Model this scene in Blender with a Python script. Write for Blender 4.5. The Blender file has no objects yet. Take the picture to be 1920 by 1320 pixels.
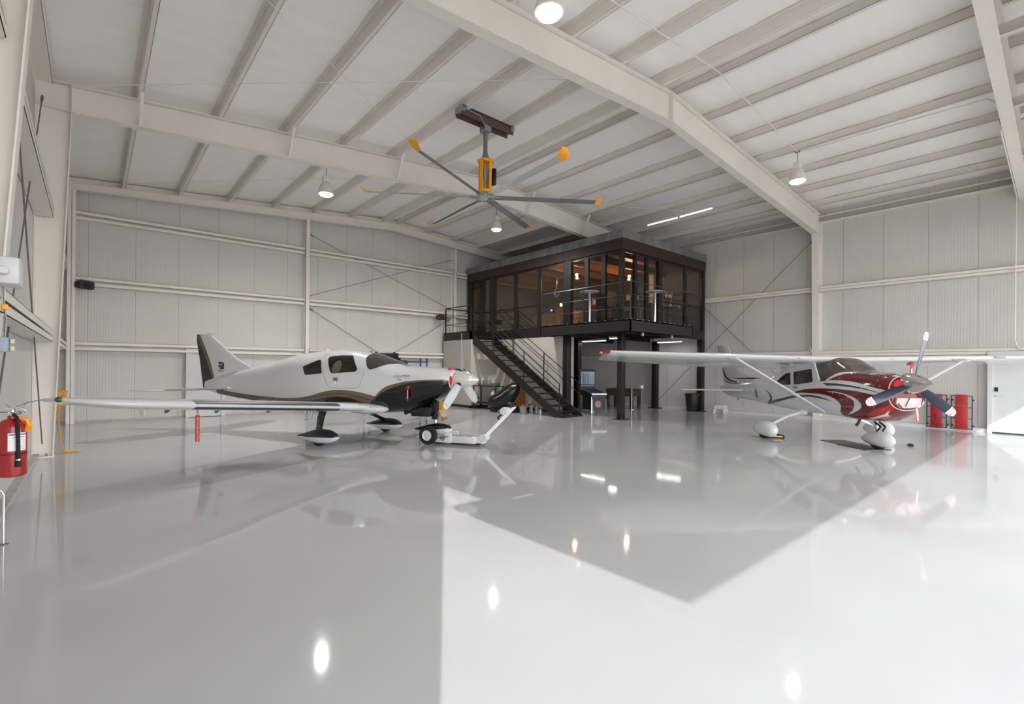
import bpy, bmesh, math, random
from math import sin, cos, pi, radians, hypot, atan2, sqrt
from mathutils import Vector, Matrix
from mathutils.geometry import delaunay_2d_cdt
random.seed(7)
SC = bpy.context.scene
COL = SC.collection

# ---------------------------------------------------------------- camera
cam = bpy.data.cameras.new('camera'); camo = bpy.data.objects.new('camera', cam); COL.objects.link(camo)
YAW, PIT, ROL = 0.712448, 0.002023, 0.008328
fw = Vector((sin(YAW)*cos(PIT), cos(YAW)*cos(PIT), sin(PIT)))
rt = Vector((cos(YAW), -sin(YAW), 0)); upv = rt.cross(fw)
r2 = rt*cos(ROL)+upv*sin(ROL); u2 = -rt*sin(ROL)+upv*cos(ROL)
camo.matrix_world = Matrix(((r2.x, u2.x, -fw.x, 1.5417), (r2.y, u2.y, -fw.y, -17.8461), (r2.z, u2.z, -fw.z, 1.6), (0, 0, 0, 1)))
cam.sensor_width = 36; cam.lens = 910.42*36/1920; cam.shift_y = (689.21-660)/1920
cam.clip_start = .05; cam.clip_end = 500
SC.camera = camo

# ---------------------------------------------------------------- light of the place
SUN_DIR = Vector((.545, .838, -.70)).normalized()
sun = bpy.data.lights.new('sun', 'SUN'); suno = bpy.data.objects.new('sun', sun); COL.objects.link(suno)
suno.rotation_euler = SUN_DIR.to_track_quat('-Z', 'Y').to_euler()
sun.energy = 1.55; sun.angle = radians(.35); sun.color = (1.0, .98, .955)
wd = bpy.data.worlds.new('sky'); SC.world = wd; wd.use_nodes = True
nt = wd.node_tree; nt.nodes.clear()
wo = nt.nodes.new('ShaderNodeOutputWorld'); bg = nt.nodes.new('ShaderNodeBackground')
grad = nt.nodes.new('ShaderNodeTexGradient'); tc = nt.nodes.new('ShaderNodeTexCoord'); sx = nt.nodes.new('ShaderNodeSeparateXYZ')
rmp = nt.nodes.new('ShaderNodeValToRGB'); mr = nt.nodes.new('ShaderNodeMapRange')
nt.links.new(tc.outputs['Generated'], sx.inputs[0]); nt.links.new(sx.outputs['Z'], rmp.inputs['Fac'])
rmp.color_ramp.elements[0].position = 0; rmp.color_ramp.elements[0].color = (1, .995, .985, 1)
rmp.color_ramp.elements[1].position = .7; rmp.color_ramp.elements[1].color = (.80, .87, .97, 1)
nt.links.new(rmp.outputs['Color'], bg.inputs['Color']); bg.inputs["Strength"].default_value = 2.15
nt.links.new(bg.outputs[0], wo.inputs['Surface'])
SC.view_settings.view_transform = 'Standard'; SC.view_settings.look = 'None'
SC.view_settings.gamma = 1; SC.view_settings.use_curve_mapping = False
SC.view_settings.exposure = 1.12
SC.cycles.max_bounces = 10; SC.cycles.diffuse_bounces = 7; SC.cycles.glossy_bounces = 4; SC.cycles.transmission_bounces = 6
SC.cycles.transparent_max_bounces = 12; SC.cycles.use_denoising = True; SC.cycles.sample_clamp_indirect = 10
SC.cycles.blur_glossy = .0

# ---------------------------------------------------------------- helpers
def lin(h):
    if isinstance(h, str):
        h = h.lstrip('#'); c = [int(h[i:i+2], 16)/255 for i in (0, 2, 4)]
        return tuple(x/12.92 if x <= .04045 else ((x+.055)/1.055)**2.4 for x in c)+(1,)
    return tuple(h)+(1,)
def mat(name, col, rough=.5, metal=0., coat=0., noise=0., nscale=8., bump=0., bscale=40., emit=None, estr=0., spec=.5, alpha=1., stretch=(1, 1, 1)):
    m = bpy.data.materials.new(name); m.use_nodes = True; n = m.node_tree; b = n.nodes['Principled BSDF']
    c = lin(col); b.inputs['Base Color'].default_value = c; b.inputs['Roughness'].default_value = rough
    b.inputs['Metallic'].default_value = metal; b.inputs['Coat Weight'].default_value = coat; b.inputs['Coat Roughness'].default_value = .06
    b.inputs['Specular IOR Level'].default_value = spec; b.inputs['Alpha'].default_value = alpha
    if emit: b.inputs['Emission Color'].default_value = lin(emit); b.inputs['Emission Strength'].default_value = estr
    tcn = n.nodes.new('ShaderNodeTexCoord'); mp = n.nodes.new('ShaderNodeMapping'); mp.inputs['Scale'].default_value = stretch
    n.links.new(tcn.outputs['Object'], mp.inputs[0])
    if noise:
        t = n.nodes.new('ShaderNodeTexNoise'); t.inputs['Scale'].default_value = nscale; t.inputs['Detail'].default_value = 5
        n.links.new(mp.outputs[0], t.inputs['Vector'])
        r = n.nodes.new('ShaderNodeMapRange'); r.inputs['From Min'].default_value = .3; r.inputs['From Max'].default_value = .7
        r.inputs['To Min'].default_value = 1-noise; r.inputs['To Max'].default_value = 1+noise*.4
        n.links.new(t.outputs['Fac'], r.inputs['Value'])
        mx = n.nodes.new('ShaderNodeVectorMath'); mx.operation = 'SCALE'; mx.inputs[0].default_value = c[:3]
        n.links.new(r.outputs[0], mx.inputs['Scale']); n.links.new(mx.outputs[0], b.inputs['Base Color'])
    if bump:
        t2 = n.nodes.new('ShaderNodeTexNoise'); t2.inputs['Scale'].default_value = bscale; t2.inputs['Detail'].default_value = 4
        n.links.new(mp.outputs[0], t2.inputs['Vector'])
        bp = n.nodes.new('ShaderNodeBump'); bp.inputs['Strength'].default_value = bump; bp.inputs['Distance'].default_value = .02
        n.links.new(t2.outputs['Fac'], bp.inputs['Height']); n.links.new(bp.outputs[0], b.inputs['Normal'])
    return m

def setp(o, label=None, cat=None, group=None, kind=None):
    if label: o['label'] = label
    if cat: o['category'] = cat
    if group: o['group'] = group
    if kind: o['kind'] = kind
    return o
def thing(name, label, cat, loc=(0, 0, 0), rz=0., group=None, kind=None):
    o = bpy.data.objects.new(name, None); COL.objects.link(o); o.location = loc; o.rotation_euler = (0, 0, rz); o.empty_display_size = .2
    return setp(o, label, cat, group, kind)

class MB:
    def __init__(s): s.v = []; s.f = []
    def add(s, vs, fs):
        k = len(s.v); s.v += [tuple(q) for q in vs]; s.f += [tuple(k+i for i in f) for f in fs]; return s
    def box(s, x0, y0, z0, x1, y1, z1):
        x0, x1 = min(x0, x1), max(x0, x1); y0, y1 = min(y0, y1), max(y0, y1); z0, z1 = min(z0, z1), max(z0, z1)
        return s.add([(x0, y0, z0), (x1, y0, z0), (x1, y1, z0), (x0, y1, z0), (x0, y0, z1), (x1, y0, z1), (x1, y1, z1), (x0, y1, z1)],
                     [(3, 2, 1, 0), (4, 5, 6, 7), (0, 1, 5, 4), (1, 2, 6, 5), (2, 3, 7, 6), (3, 0, 4, 7)])
    def rbox(s, x0, y0, z0, x1, y1, z1, r=.01):   # box with chamfered edges
        b = bmesh.new(); bmesh.ops.create_cube(b, size=1)
        for v in b.verts: v.co = Vector(((x0+x1)/2+v.co.x*abs(x1-x0), (y0+y1)/2+v.co.y*abs(y1-y0), (z0+z1)/2+v.co.z*abs(z1-z0)))
        bmesh.ops.bevel(b, geom=b.edges[:], offset=r, segments=2, affect='EDGES', profile=.5)
        b.verts.ensure_lookup_table(); s.add([tuple(v.co) for v in b.verts], [tuple(v.index for v in f.verts) for f in b.faces]); b.free(); return s
    def bar(s, p, q, w, h, up=(0, 0, 1)):        # rectangular bar p->q; w sideways, h along up
        p, q = Vector(p), Vector(q); d = (q-p).normalized(); u = Vector(up); u = u-d*u.dot(d)
        if u.length < 1e-4: u = Vector((1, 0, 0))-d*d.x
        u.normalize(); r = d.cross(u)
        c = [(-w/2, -h/2), (w/2, -h/2), (w/2, h/2), (-w/2, h/2)]
        return s.add([p+r*a+u*b for a, b in c]+[q+r*a+u*b for a, b in c], [(3, 2, 1, 0), (4, 5, 6, 7), (0, 1, 5, 4), (1, 2, 6, 5), (2, 3, 7, 6), (3, 0, 4, 7)])
    def tube(s, pts, r, n=8, caps=True):
        P = [Vector(p) for p in pts]; R = r if isinstance(r, (list, tuple)) else [r]*len(P); rings = []
        d0 = (P[1]-P[0]).normalized(); u = d0.cross(Vector((0, 0, 1)))
        if u.length < 1e-3: u = d0.cross(Vector((1, 0, 0)))
        u.normalize()
        for i, p in enumerate(P):
            a = P[i]-P[i-1] if i else P[1]-P[0]; b = P[i+1]-P[i] if i < len(P)-1 else P[i]-P[i-1]
            d = (a.normalized()+b.normalized());  d = d.normalized() if d.length > 1e-4 else a.normalized()
            u = (u-d*u.dot(d)); u = u.normalized() if u.length > 1e-5 else d.orthogonal().normalized()
            w = d.cross(u); rings.append([p+(u*cos(2*pi*k/n)+w*sin(2*pi*k/n))*R[i] for k in range(n)])
        vs = [q for rg in rings for q in rg]; fs = []
        for i in range(len(P)-1):
            for k in range(n): fs.append((i*n+k, i*n+(k+1) % n, (i+1)*n+(k+1) % n, (i+1)*n+k))
        if caps: fs.append(tuple(range(n))[::-1]); fs.append(tuple((len(P)-1)*n+k for k in range(n)))
        return s.add(vs, fs)
    def cyl(s, p, q, r, n=20, r2=None): return s.tube([p, q], [r, r if r2 is None else r2], n)
    def lathe(s, prof, c=(0, 0, 0), ax=(0, 0, 1), n=32, caps=True):   # prof: (radius, height) pairs along ax
        ax = Vector(ax).normalized(); u = ax.orthogonal().normalized(); w = ax.cross(u); c = Vector(c); vs = []; fs = []
        for r, h in prof: vs += [c+ax*h+(u*cos(2*pi*k/n)+w*sin(2*pi*k/n))*max(r, 1e-4) for k in range(n)]
        for i in range(len(prof)-1):
            for k in range(n): fs.append((i*n+k, i*n+(k+1) % n, (i+1)*n+(k+1) % n, (i+1)*n+k))
        if caps: fs.append(tuple(range(n))[::-1]); fs.append(tuple((len(prof)-1)*n+k for k in range(n)))
        return s.add(vs, fs)
    def ball(s, c, rx, ry=None, rz=None, n=20, m=12):
        ry = rx if ry is None else ry; rz = rx if rz is None else rz; c = Vector(c); vs = []; fs = []
        for i in range(m+1):
            t = pi*i/m; rr = max(sin(t), 1e-3); vs += [c+Vector((rx*rr*cos(2*pi*k/n), ry*rr*sin(2*pi*k/n), -rz*cos(t))) for k in range(n)]
        for i in range(m):
            for k in range(n): fs.append((i*n+k, i*n+(k+1) % n, (i+1)*n+(k+1) % n, (i+1)*n+k))
        fs.append(tuple(range(n))[::-1]); fs.append(tuple(m*n+k for k in range(n)))
        return s.add(vs, fs)
    def prism(s, poly, fn, a, b):                # polygon extruded between fn(.,.,a) and fn(.,.,b)
        n = len(poly)
        return s.add([fn(x, y, a) for x, y in poly]+[fn(x, y, b) for x, y in poly],
                     [tuple(range(n))[::-1], tuple(range(n, 2*n))]+[(k, (k+1) % n, n+(k+1) % n, n+k) for k in range(n)])
    def loft(s, rings, caps=True, close=True):
        n = len(rings[0]); vs = [q for r in rings for q in r]; fs = []
        for i in range(len(rings)-1):
            for k in range(n if close else n-1): fs.append((i*n+k, i*n+(k+1) % n, (i+1)*n+(k+1) % n, (i+1)*n+k))
        if caps and close: fs.append(tuple(range(n))[::-1]); fs.append(tuple((len(rings)-1)*n+k for k in range(n)))
        return s.add(vs, fs)
    def build(s, name, m, parent=None, label=None, cat=None, group=None, kind=None, smooth=True, world=False, angle=38, bevel=0, fix=True):
        me = bpy.data.meshes.new(name); me.from_pydata(s.v, [], s.f); me.update()
        if fix:
            b = bmesh.new(); b.from_mesh(me); bmesh.ops.recalc_face_normals(b, faces=b.faces[:]); b.to_mesh(me); b.free()
        me.materials.append(m)
        if smooth: me.shade_smooth(); me.set_sharp_from_angle(angle=radians(angle))
        o = bpy.data.objects.new(name, me); COL.objects.link(o)
        if parent:
            o.parent = parent
            if world: o.matrix_parent_inverse = (Matrix.Translation(parent.location) @ Matrix.Rotation(parent.rotation_euler.z, 4, 'Z')).inverted()
        if bevel: md = o.modifiers.new('edge', 'BEVEL'); md.width = bevel; md.segments = 2; md.limit_method = 'ANGLE'
        return setp(o, label, cat, group, kind)
def text(body, m, parent, pos, xdir, ydir, size, name='lettering', depth=.0015, align='LEFT', font_shear=0):
    c = bpy.data.curves.new(name, 'FONT'); c.body = body; c.size = size; c.extrude = depth; c.align_x = align; c.shear = font_shear
    t = bpy.data.objects.new(name, c); COL.objects.link(t)
    bpy.context.view_layer.update()
    me = bpy.data.meshes.new_from_object(t.evaluated_get(bpy.context.evaluated_depsgraph_get()))
    bpy.data.objects.remove(t); me.materials.clear(); me.materials.append(m)
    o = bpy.data.objects.new(name, me); COL.objects.link(o)
    x = Vector(xdir).normalized(); y = Vector(ydir); y = (y-x*y.dot(x)).normalized(); z = x.cross(y)
    if parent: o.parent = parent
    o.matrix_local = Matrix(((x.x, y.x, z.x, pos[0]), (x.y, y.y, z.y, pos[1]), (x.z, y.z, z.z, pos[2]), (0, 0, 0, 1)))
    return o
def copy_tree(o, parent=None, first=True):
    c = o.copy(); COL.objects.link(c)
    if parent: c.parent = parent
    for ch in [x for x in bpy.data.objects if x.parent == o]: copy_tree(ch, c)
    return c
# ---------------------------------------------------------------- materials
def panel_mat(name, col, axis, off, pitch):
    m = mat(name, col, .45, noise=.05, nscale=.8); n = m.node_tree; b = n.nodes['Principled BSDF']
    tcn = n.nodes.new('ShaderNodeTexCoord'); sp = n.nodes.new('ShaderNodeSeparateXYZ'); n.links.new(tcn.outputs['Object'], sp.inputs[0])
    def M(op, a, bb=None, c=None):
        q = n.nodes.new('ShaderNodeMath'); q.operation = op
        for i, v in enumerate((a, bb, c)):
            if v is None: continue
            if isinstance(v, (int, float)): q.inputs[i].default_value = v
            else: n.links.new(v, q.inputs[i])
        return q.outputs[0]
    x = M('SUBTRACT', sp.outputs[axis], off); x = M('DIVIDE', x, pitch); fr = M('FRACT', M('ADD', x, 100.0))
    d = M('MINIMUM', fr, M('SUBTRACT', 1.0, fr)); seam = M('LESS_THAN', d, .005)
    rib = M('SINE', M('MULTIPLY', fr, 2*pi*16)); ribh = M('MULTIPLY', rib, .0012)
    h = M('SUBTRACT', ribh, M('MULTIPLY', seam, .012))
    bp = n.nodes.new('ShaderNodeBump'); bp.inputs['Strength'].default_value = .8; bp.inputs['Distance'].default_value = 1.0; n.links.new(h, bp.inputs['Height']); n.links.new(bp.outputs[0], b.inputs['Normal'])
    src = b.inputs['Base Color'].links[0].from_socket; mx = n.nodes.new('ShaderNodeMix'); mx.data_type = 'RGBA'
    n.links.new(seam, mx.inputs['Factor']); n.links.new(src, mx.inputs['A']); c = lin(col); mx.inputs['B'].default_value = (c[0]*.6, c[1]*.58, c[2]*.56, 1)
    n.links.new(mx.outputs['Result'], b.inputs['Base Color']); return m
M_ENDW = panel_mat('white_panel_end', '#cac8c4', 'X', 1.43, 1.0517)
M_SIDE = panel_mat('white_panel_side', '#cac8c4', 'Y', -8.77, 1.0517)
M_STEEL = mat('painted_steel', '#e3ddd6', .4, noise=.05, nscale=1.5)
M_SEAM = mat('joint_gasket', '#3b3936', .7)
M_LINER = mat('roof_liner', '#f8f7f5', .38, noise=.03, nscale=2, bump=.5, bscale=1.6, stretch=(.5, 2.2, 1))
M_CONC = mat('kerb_concrete', '#b9b5ae', .7, noise=.2, nscale=10, bump=.2)
M_APRON = mat('apron_concrete', '#b3afa9', .85, noise=.15, nscale=1)
M_BLACK = mat('black_steel', '#100f0f', .42, noise=.1, nscale=6)
M_DKBROWN = mat('bronze_steel', '#1c1513', .45, noise=.18, nscale=3)
M_FASCIA = mat('brown_steel', '#33201a', .5, noise=.2, nscale=2)
M_ZINC = mat('galvanised_sheet', '#7f8485', .5, metal=.4, noise=.3, nscale=5, stretch=(1, 1, .25))
M_GALV = mat('galvanised_tube', '#9a9da0', .35, metal=.7, noise=.15)
M_CHROME = mat('chrome', '#e8e8ea', .1, metal=1)
M_ALU = mat('satin_aluminium', '#bfc2c4', .28, metal=.9)
M_GREYM = mat('grey_metal', '#7f8285', .4, metal=.6)
M_YEL = mat('amber_paint', '#f5a40c', .35)
M_RUB = mat('black_rubber', '#171717', .75, bump=.2, bscale=60)
M_BLKP = mat('black_plastic', '#141416', .4)
M_GLOSSK = mat('black_gloss_paint', '#0c0c0e', .12, coat=.6)
M_WHT = mat('white_paint', '#cfd0d0', .35)
M_GLOSSW = mat('white_gloss_paint', '#d8dadb', .15, coat=.7)
M_RED = mat('signal_red', '#c8181c', .4)
M_REDF = mat('red_fabric', '#c3161f', .75, bump=.3, bscale=50)
M_WOOD = mat('oiled_wood', '#8a5b33', .5, noise=.35, nscale=6, stretch=(1, 1, .15))
M_WOODD = mat('walnut_wood', '#4a382d', .5, noise=.3, nscale=6)
M_WOODC = mat('ceiling_timber', '#7a4c33', .5, noise=.4, nscale=5, stretch=(1, .2, 1))
M_DRY = mat('plaster_wall', '#b9b3ab', .7, noise=.05, nscale=2)
M_PAPER = mat('white_label', '#eeeeea', .6)
M_GOLD = mat('bronze_gloss_paint', '#75614b', .2, metal=.35, coat=.6)
M_TYRE = mat('tyre_rubber', '#1a1a1b', .8)
def glass(name, tint, mixf=.12, rough=.02):
    m = bpy.data.materials.new(name); m.use_nodes = True; n = m.node_tree; n.nodes.clear()
    o = n.nodes.new('ShaderNodeOutputMaterial'); t = n.nodes.new('ShaderNodeBsdfTransparent'); g = n.nodes.new('ShaderNodeBsdfGlossy'); mx = n.nodes.new('ShaderNodeMixShader')
    f = n.nodes.new('ShaderNodeFresnel'); f.inputs[0].default_value = 1.5; ad = n.nodes.new('ShaderNodeMath'); ad.operation = 'MULTIPLY'; ad.inputs[1].default_value = .3
    t.inputs[0].default_value = lin(tint); g.inputs['Roughness'].default_value = rough; g.inputs[0].default_value = (.9, .9, .9, 1)
    n.links.new(f.outputs[0], ad.inputs[0]); n.links.new(ad.outputs[0], mx.inputs[0]); n.links.new(t.outputs[0], mx.inputs[1]); n.links.new(g.outputs[0], mx.inputs[2]); n.links.new(mx.outputs[0], o.inputs[0]); return m
M_GLASS = glass('window_glass', '#dedcd8')
M_CLEAR = glass('bottle_glass', '#d8e2da')
M_DKGLASS = mat('smoked_glass', '#0b0b0a', .06, coat=.4)
M_BULB = mat('lit_lens', '#ffffff', .4, emit='#fff6e6', estr=1.8)
M_BULBC = mat('lit_lens_white', '#ffffff', .4, emit='#fffdf8', estr=1.8)
M_TUBE = mat('lit_tube', '#ffffff', .4, emit='#f6faff', estr=.7)
M_WARM = mat('lit_filament', '#ffffff', .4, emit='#ffb45a', estr=22)
M_VIOLET = mat('lit_violet', '#6a50ff', .4, emit='#5a3cff', estr=14)

# floor: glossy white poured resin
def floor_mat():
    m = mat('white_resin_floor', '#dadad9', .07); n = m.node_tree; b = n.nodes['Principled BSDF']; b.inputs['Specular IOR Level'].default_value = .22
    tcn = n.nodes.new('ShaderNodeTexCoord'); t = n.nodes.new('ShaderNodeTexNoise'); t.inputs['Scale'].default_value = .35; t.inputs['Detail'].default_value = 6
    n.links.new(tcn.outputs['Object'], t.inputs['Vector']); r = n.nodes.new('ShaderNodeValToRGB'); n.links.new(t.outputs['Fac'], r.inputs[0])
    r.color_ramp.elements[0].position = .35; r.color_ramp.elements[0].color = lin('#b8b9ba'); r.color_ramp.elements[1].position = .65; r.color_ramp.elements[1].color = lin('#c0c1c2')
    n.links.new(r.outputs[0], b.inputs['Base Color'])
    t2 = n.nodes.new('ShaderNodeTexNoise'); t2.inputs['Scale'].default_value = .9; t2.inputs['Detail'].default_value = 1.5; n.links.new(tcn.outputs['Object'], t2.inputs['Vector'])
    bp = n.nodes.new('ShaderNodeBump'); bp.inputs['Strength'].default_value = .18; bp.inputs['Distance'].default_value = .02; n.links.new(t2.outputs['Fac'], bp.inputs['Height']); n.links.new(bp.outputs[0], b.inputs['Normal'])
    t3 = n.nodes.new('ShaderNodeTexNoise'); t3.inputs['Scale'].default_value = .6; t3.inputs['Detail'].default_value = 4; n.links.new(tcn.outputs['Object'], t3.inputs['Vector'])
    r3 = n.nodes.new('ShaderNodeMapRange'); r3.inputs['To Min'].default_value = .02; r3.inputs['To Max'].default_value = .09; n.links.new(t3.outputs['Fac'], r3.inputs['Value']); n.links.new(r3.outputs[0], b.inputs['Roughness'])
    return m
M_FLOOR = floor_mat()

# ---------------------------------------------------------------- shell
def zt(x): return 6.457+.0842*x if x < 10.6 else 7.35-.0685*(x-10.6)       # underside of the purlins
def zb(x): return 5.98+.0725*x if x < 10.6 else 6.748-.0755*(x-10.6)       # underside of the rafters
XL, XR, YB, YF, RX = .76, 19.8, .2, -18.5, 10.6
ER = .22
def struct(name, mb, m, label=None, **k): return mb.build(name, m, kind='structure', label=label, **k)
struct('floor', MB().box(XL-.2, YF-.05, -.15, XR+.2, YB+.2, 0), M_FLOOR, 'glossy white poured resin hangar floor')
struct('ground', MB().box(-70, -95, -.2, 90, YF-.05, -.02), M_APRON, 'pale concrete apron outside the open hangar door')
f = MB(); f.prism([(XL-.2, 0), (XR+.2, 0), (XR+.2, zt(XR)+ER), (RX, zt(RX)+ER), (XL-.2, zt(XL)+ER)], lambda x, z, y: (x, y, z), YB, YB+.15)
struct('wall_back', f, M_ENDW, 'white ribbed metal end wall behind the airplanes', smooth=False)
struct('wall_left', MB().box(XL-.15, YF-.1, 0, XL, YB+.15, zt(XL)+ER), M_SIDE, 'white ribbed metal side wall beside the fire extinguisher', smooth=False)
struct('wall_right', MB().box(XR, YF-.1, 0, XR+.15, YB+.15, zt(XR)+ER), M_SIDE, 'white ribbed metal side wall behind the red high-wing airplane', smooth=False)
# ceiling in two slopes, gentle folds pressed in
def ceil(x0, x1):
    mb = MB(); nx, ny = 34, 60; rr = random.Random(3)
    vs = []
    for i in range(nx+1):
        for j in range(ny+1):
            x = x0+(x1-x0)*i/nx; y = YF-.1+(YB+.15-YF+.1)*j/ny
            vs.append((x, y, zt(x)+ER+.012*rr.uniform(-1, 1)))
    fs = [(i*(ny+1)+j, (i+1)*(ny+1)+j, (i+1)*(ny+1)+j+1, i*(ny+1)+j+1) for i in range(nx) for j in range(ny)]
    mb.add(vs, fs); k = len(vs)
    mb.add([(x0, YF-.1, zt(x0)+ER+.2), (x1, YF-.1, zt(x1)+ER+.2), (x1, YB+.15, zt(x1)+ER+.2), (x0, YB+.15, zt(x0)+ER+.2)], [(0, 1, 2, 3)])
    return mb
struct('ceiling', ceil(XL-.15, RX), M_LINER, 'white insulated roof slope above the low-wing airplane', angle=60, fix=False)
struct('ceiling', ceil(RX, XR+.15), M_LINER, 'white insulated roof slope above the high-wing airplane', angle=60, fix=False)
# front wall with the wide door opening
f = MB().box(XL-.15, YF-.1, 0, 1.04, YF, zt(1.0)+ER)
f.box(19.3, YF-.1, 0, XR+.15, YF, zt(XR)+ER)
f.prism([(1.04, 5.4), (19.3, 5.4), (19.3, zt(19.3)+ER), (RX, zt(RX)+ER), (1.04, zt(1.04)+ER)], lambda x, z, y: (x, y, z), YF-.1, YF)
struct('wall_front', f, M_ENDW, 'white metal wall around the open hangar door behind the camera', smooth=False)
# raised one-piece hangar door outside, held level at header height
d = MB().box(.95, YF-1.28, 5.4, 19.5, YF-.1, 5.55).box(.44, -22.6, 5.4, 19.9, YF-1.5, 5.55).box(.44, -19.9, 5.4, 1.2, -19.72, 5.5).box(1.6, YF-1.5, 5.4, 19.5, YF-1.28, 5.55)
struct('door_1', d, M_STEEL, 'raised white hangar door outside the opening')
# kerbs
struct('baseboard_left', MB().box(XL, YF, 0, XL+.09, YB, .06), M_CONC, 'concrete kerb at the foot of the wall by the fire extinguisher')
struct('baseboard_right', MB().box(19.6, YF, 0, XR, YB, .1), M_WHT, 'white kerb at the foot of the wall behind the red airplane')
struct('baseboard_back', MB().box(XL, .14, 0, XR, YB, .05), M_CONC, 'low kerb at the foot of the end wall')

# frames: tapered columns + rafters, one object per steel frame
def flange(mb, P, w, y0, t=.014):
    for (x0, z0), (x1, z1) in zip(P, P[1:]):
        mb.bar((x0, y0, z0), (x1, y0, z1), w, t, up=(0, 0, 1) if abs(x1-x0) > abs(z1-z0) else (1, 0, 0))
def frame(yc, label, xb=1.03, cols=True):
    r = thing('portal_beam', label, 'steel frame', (XL, yc, 0), group='steel hangar frames', kind='structure')
    fw_ = .2
    for side in (0, 1) if cols else ():
        if side == 0: xi0, xi1, xo, name = xb, 1.23, XL+.01, 'column'
        else: xi0, xi1, xo, name = 19.56, 19.35, XR-.01, 'column'
        c = MB(); zk = zb(xi1)
        c.prism([(xo, 0), (xi0, 0), (xi1, zk), (xo, zk)], lambda x, z, y: (x, y, z), yc-.006, yc+.006)
        flange(c, [(xi0, 0), (xi1, zk)], fw_, yc); flange(c, [(xo, 0), (xo, zk+.5)], fw_, yc)
        c.box(min(xo, xi0)-.02, yc-.12, 0, max(xo, xi0)+.02, yc+.12, .02)
        zz_ = 1.9*.28+1.7
        c.build(name, M_STEEL, r, world=True)
        p = MB()
        for bx in (.3, .7):
            x = xo+(xi0-xo)*bx
            for dy in (-.06, .06): p.cyl((x, yc+dy, .02), (x, yc+dy, .06), .014, 6)
        p.build('anchor_bolt', M_GREYM, r, world=True)
    top = [(XL+.01, zt(XL)), (RX, zt(RX)), (XR-.01, zt(XR))]; bot = [(1.23, zb(1.23)), (RX, zb(RX)), (19.35, zb(19.35))]
    m = MB(); m.prism([(XL+.01, zt(XL)-.02), (XL+.01, zb(1.23)), (1.23, zb(1.23)), (RX, zb(RX)), (19.35, zb(19.35)), (XR-.01, zb(19.35)), (XR-.01, zt(XR)-.02), (RX, zt(RX)-.02)], lambda x, z, y: (x, y, z), yc-.006, yc+.006)
    flange(m, top, fw_, yc); flange(m, bot, fw_, yc)
    flange(m, [(XL+.01, zb(1.23)), (1.23, zb(1.23))], fw_, yc); flange(m, [(19.35, zb(19.35)), (XR-.01, zb(19.35))], fw_, yc)
    for x in (1.23, RX, 19.35):     # stiffeners and splice plates
        m.box(x-.006, yc-fw_/2, zb(x), x+.006, yc+fw_/2, zt(x))
    m.build('rafter', M_STEEL, r, world=True)
    for x in ((2.14, 4.81, 7.48, 12.13, 14.8, 17.47) if cols else ()):
        if yc > -7: m = MB(); m.bar((x+.06, yc-.09, zb(x)+.02), (x+.06, yc-.42, zt(x)+.03), .055, .055, up=(1, 0, 0)); m.build('flange_brace', M_STEEL, r, world=True)
        m = MB(); m.bar((x+.06, yc+.09, zb(x)+.02), (x+.06, yc+.42, zt(x)+.03), .055, .055, up=(1, 0, 0)); m.build('flange_brace', M_STEEL, r, world=True)
    return r
frame(-6.16, 'cream steel frame crossing between the low-wing airplane and the lounge')
frame(-12.3, 'cream steel frame crossing overhead above the ceiling fan and the red airplane', .87)
frame(-17.0, 'cream steel frame by the open hangar door', cols=False)
# purlins: Z sections running the length of the roof
for k in range(14):
    x = 2.14+1.3365*k if k < 7 else 10.8+1.335*(k-7)
    s = 1 if k < 7 else -1; z = zt(x)+.008
    p = MB(); p.box(x-.004, YF, z, x+.004, YB, z+.2)
    p.box(x, YF, z, x+s*.075, YB, z+.006); p.box(x-s*.075, YF, z+.194, x, YB, z+.2); p.box(x+s*.069, YF, z, x+s*.075, YB, z+.02)
    struct('roof_beam', p, M_STEEL, 'long cream roof purlin, number %s out from the %s' % (('one', 'two', 'three', 'four', 'five', 'six', 'seven')[k % 7], 'eave by the fire extinguisher' if k < 7 else 'roof ridge over the fan, down toward the red airplane'), group='roof purlins')
# eave struts
p = MB(); zE = zt(XL)+.0; p.box(XL, YF, zE-.02, XL+.22, YB, zE).box(XL+.216, YF, zE-.02, XL+.22, YB, zE+.2).box(XL, YF, zE-.22, XL+.006, YB, zE)
struct('trim_1', p, M_STEEL, 'cream eave strut above the fire extinguisher wall')
p = MB(); p.box(19.6, YF, 6.47, XR, YB, 6.478).box(19.594, YF, 6.47, 19.6, YB, 6.5).box(19.6, YF, 6.69, XR, YB, 6.698).box(19.594, YF, 6.66, 19.6, YB, 6.698)
struct('trim_2', p, M_STEEL, 'cream eave channel above the wall behind the red airplane')
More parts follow.
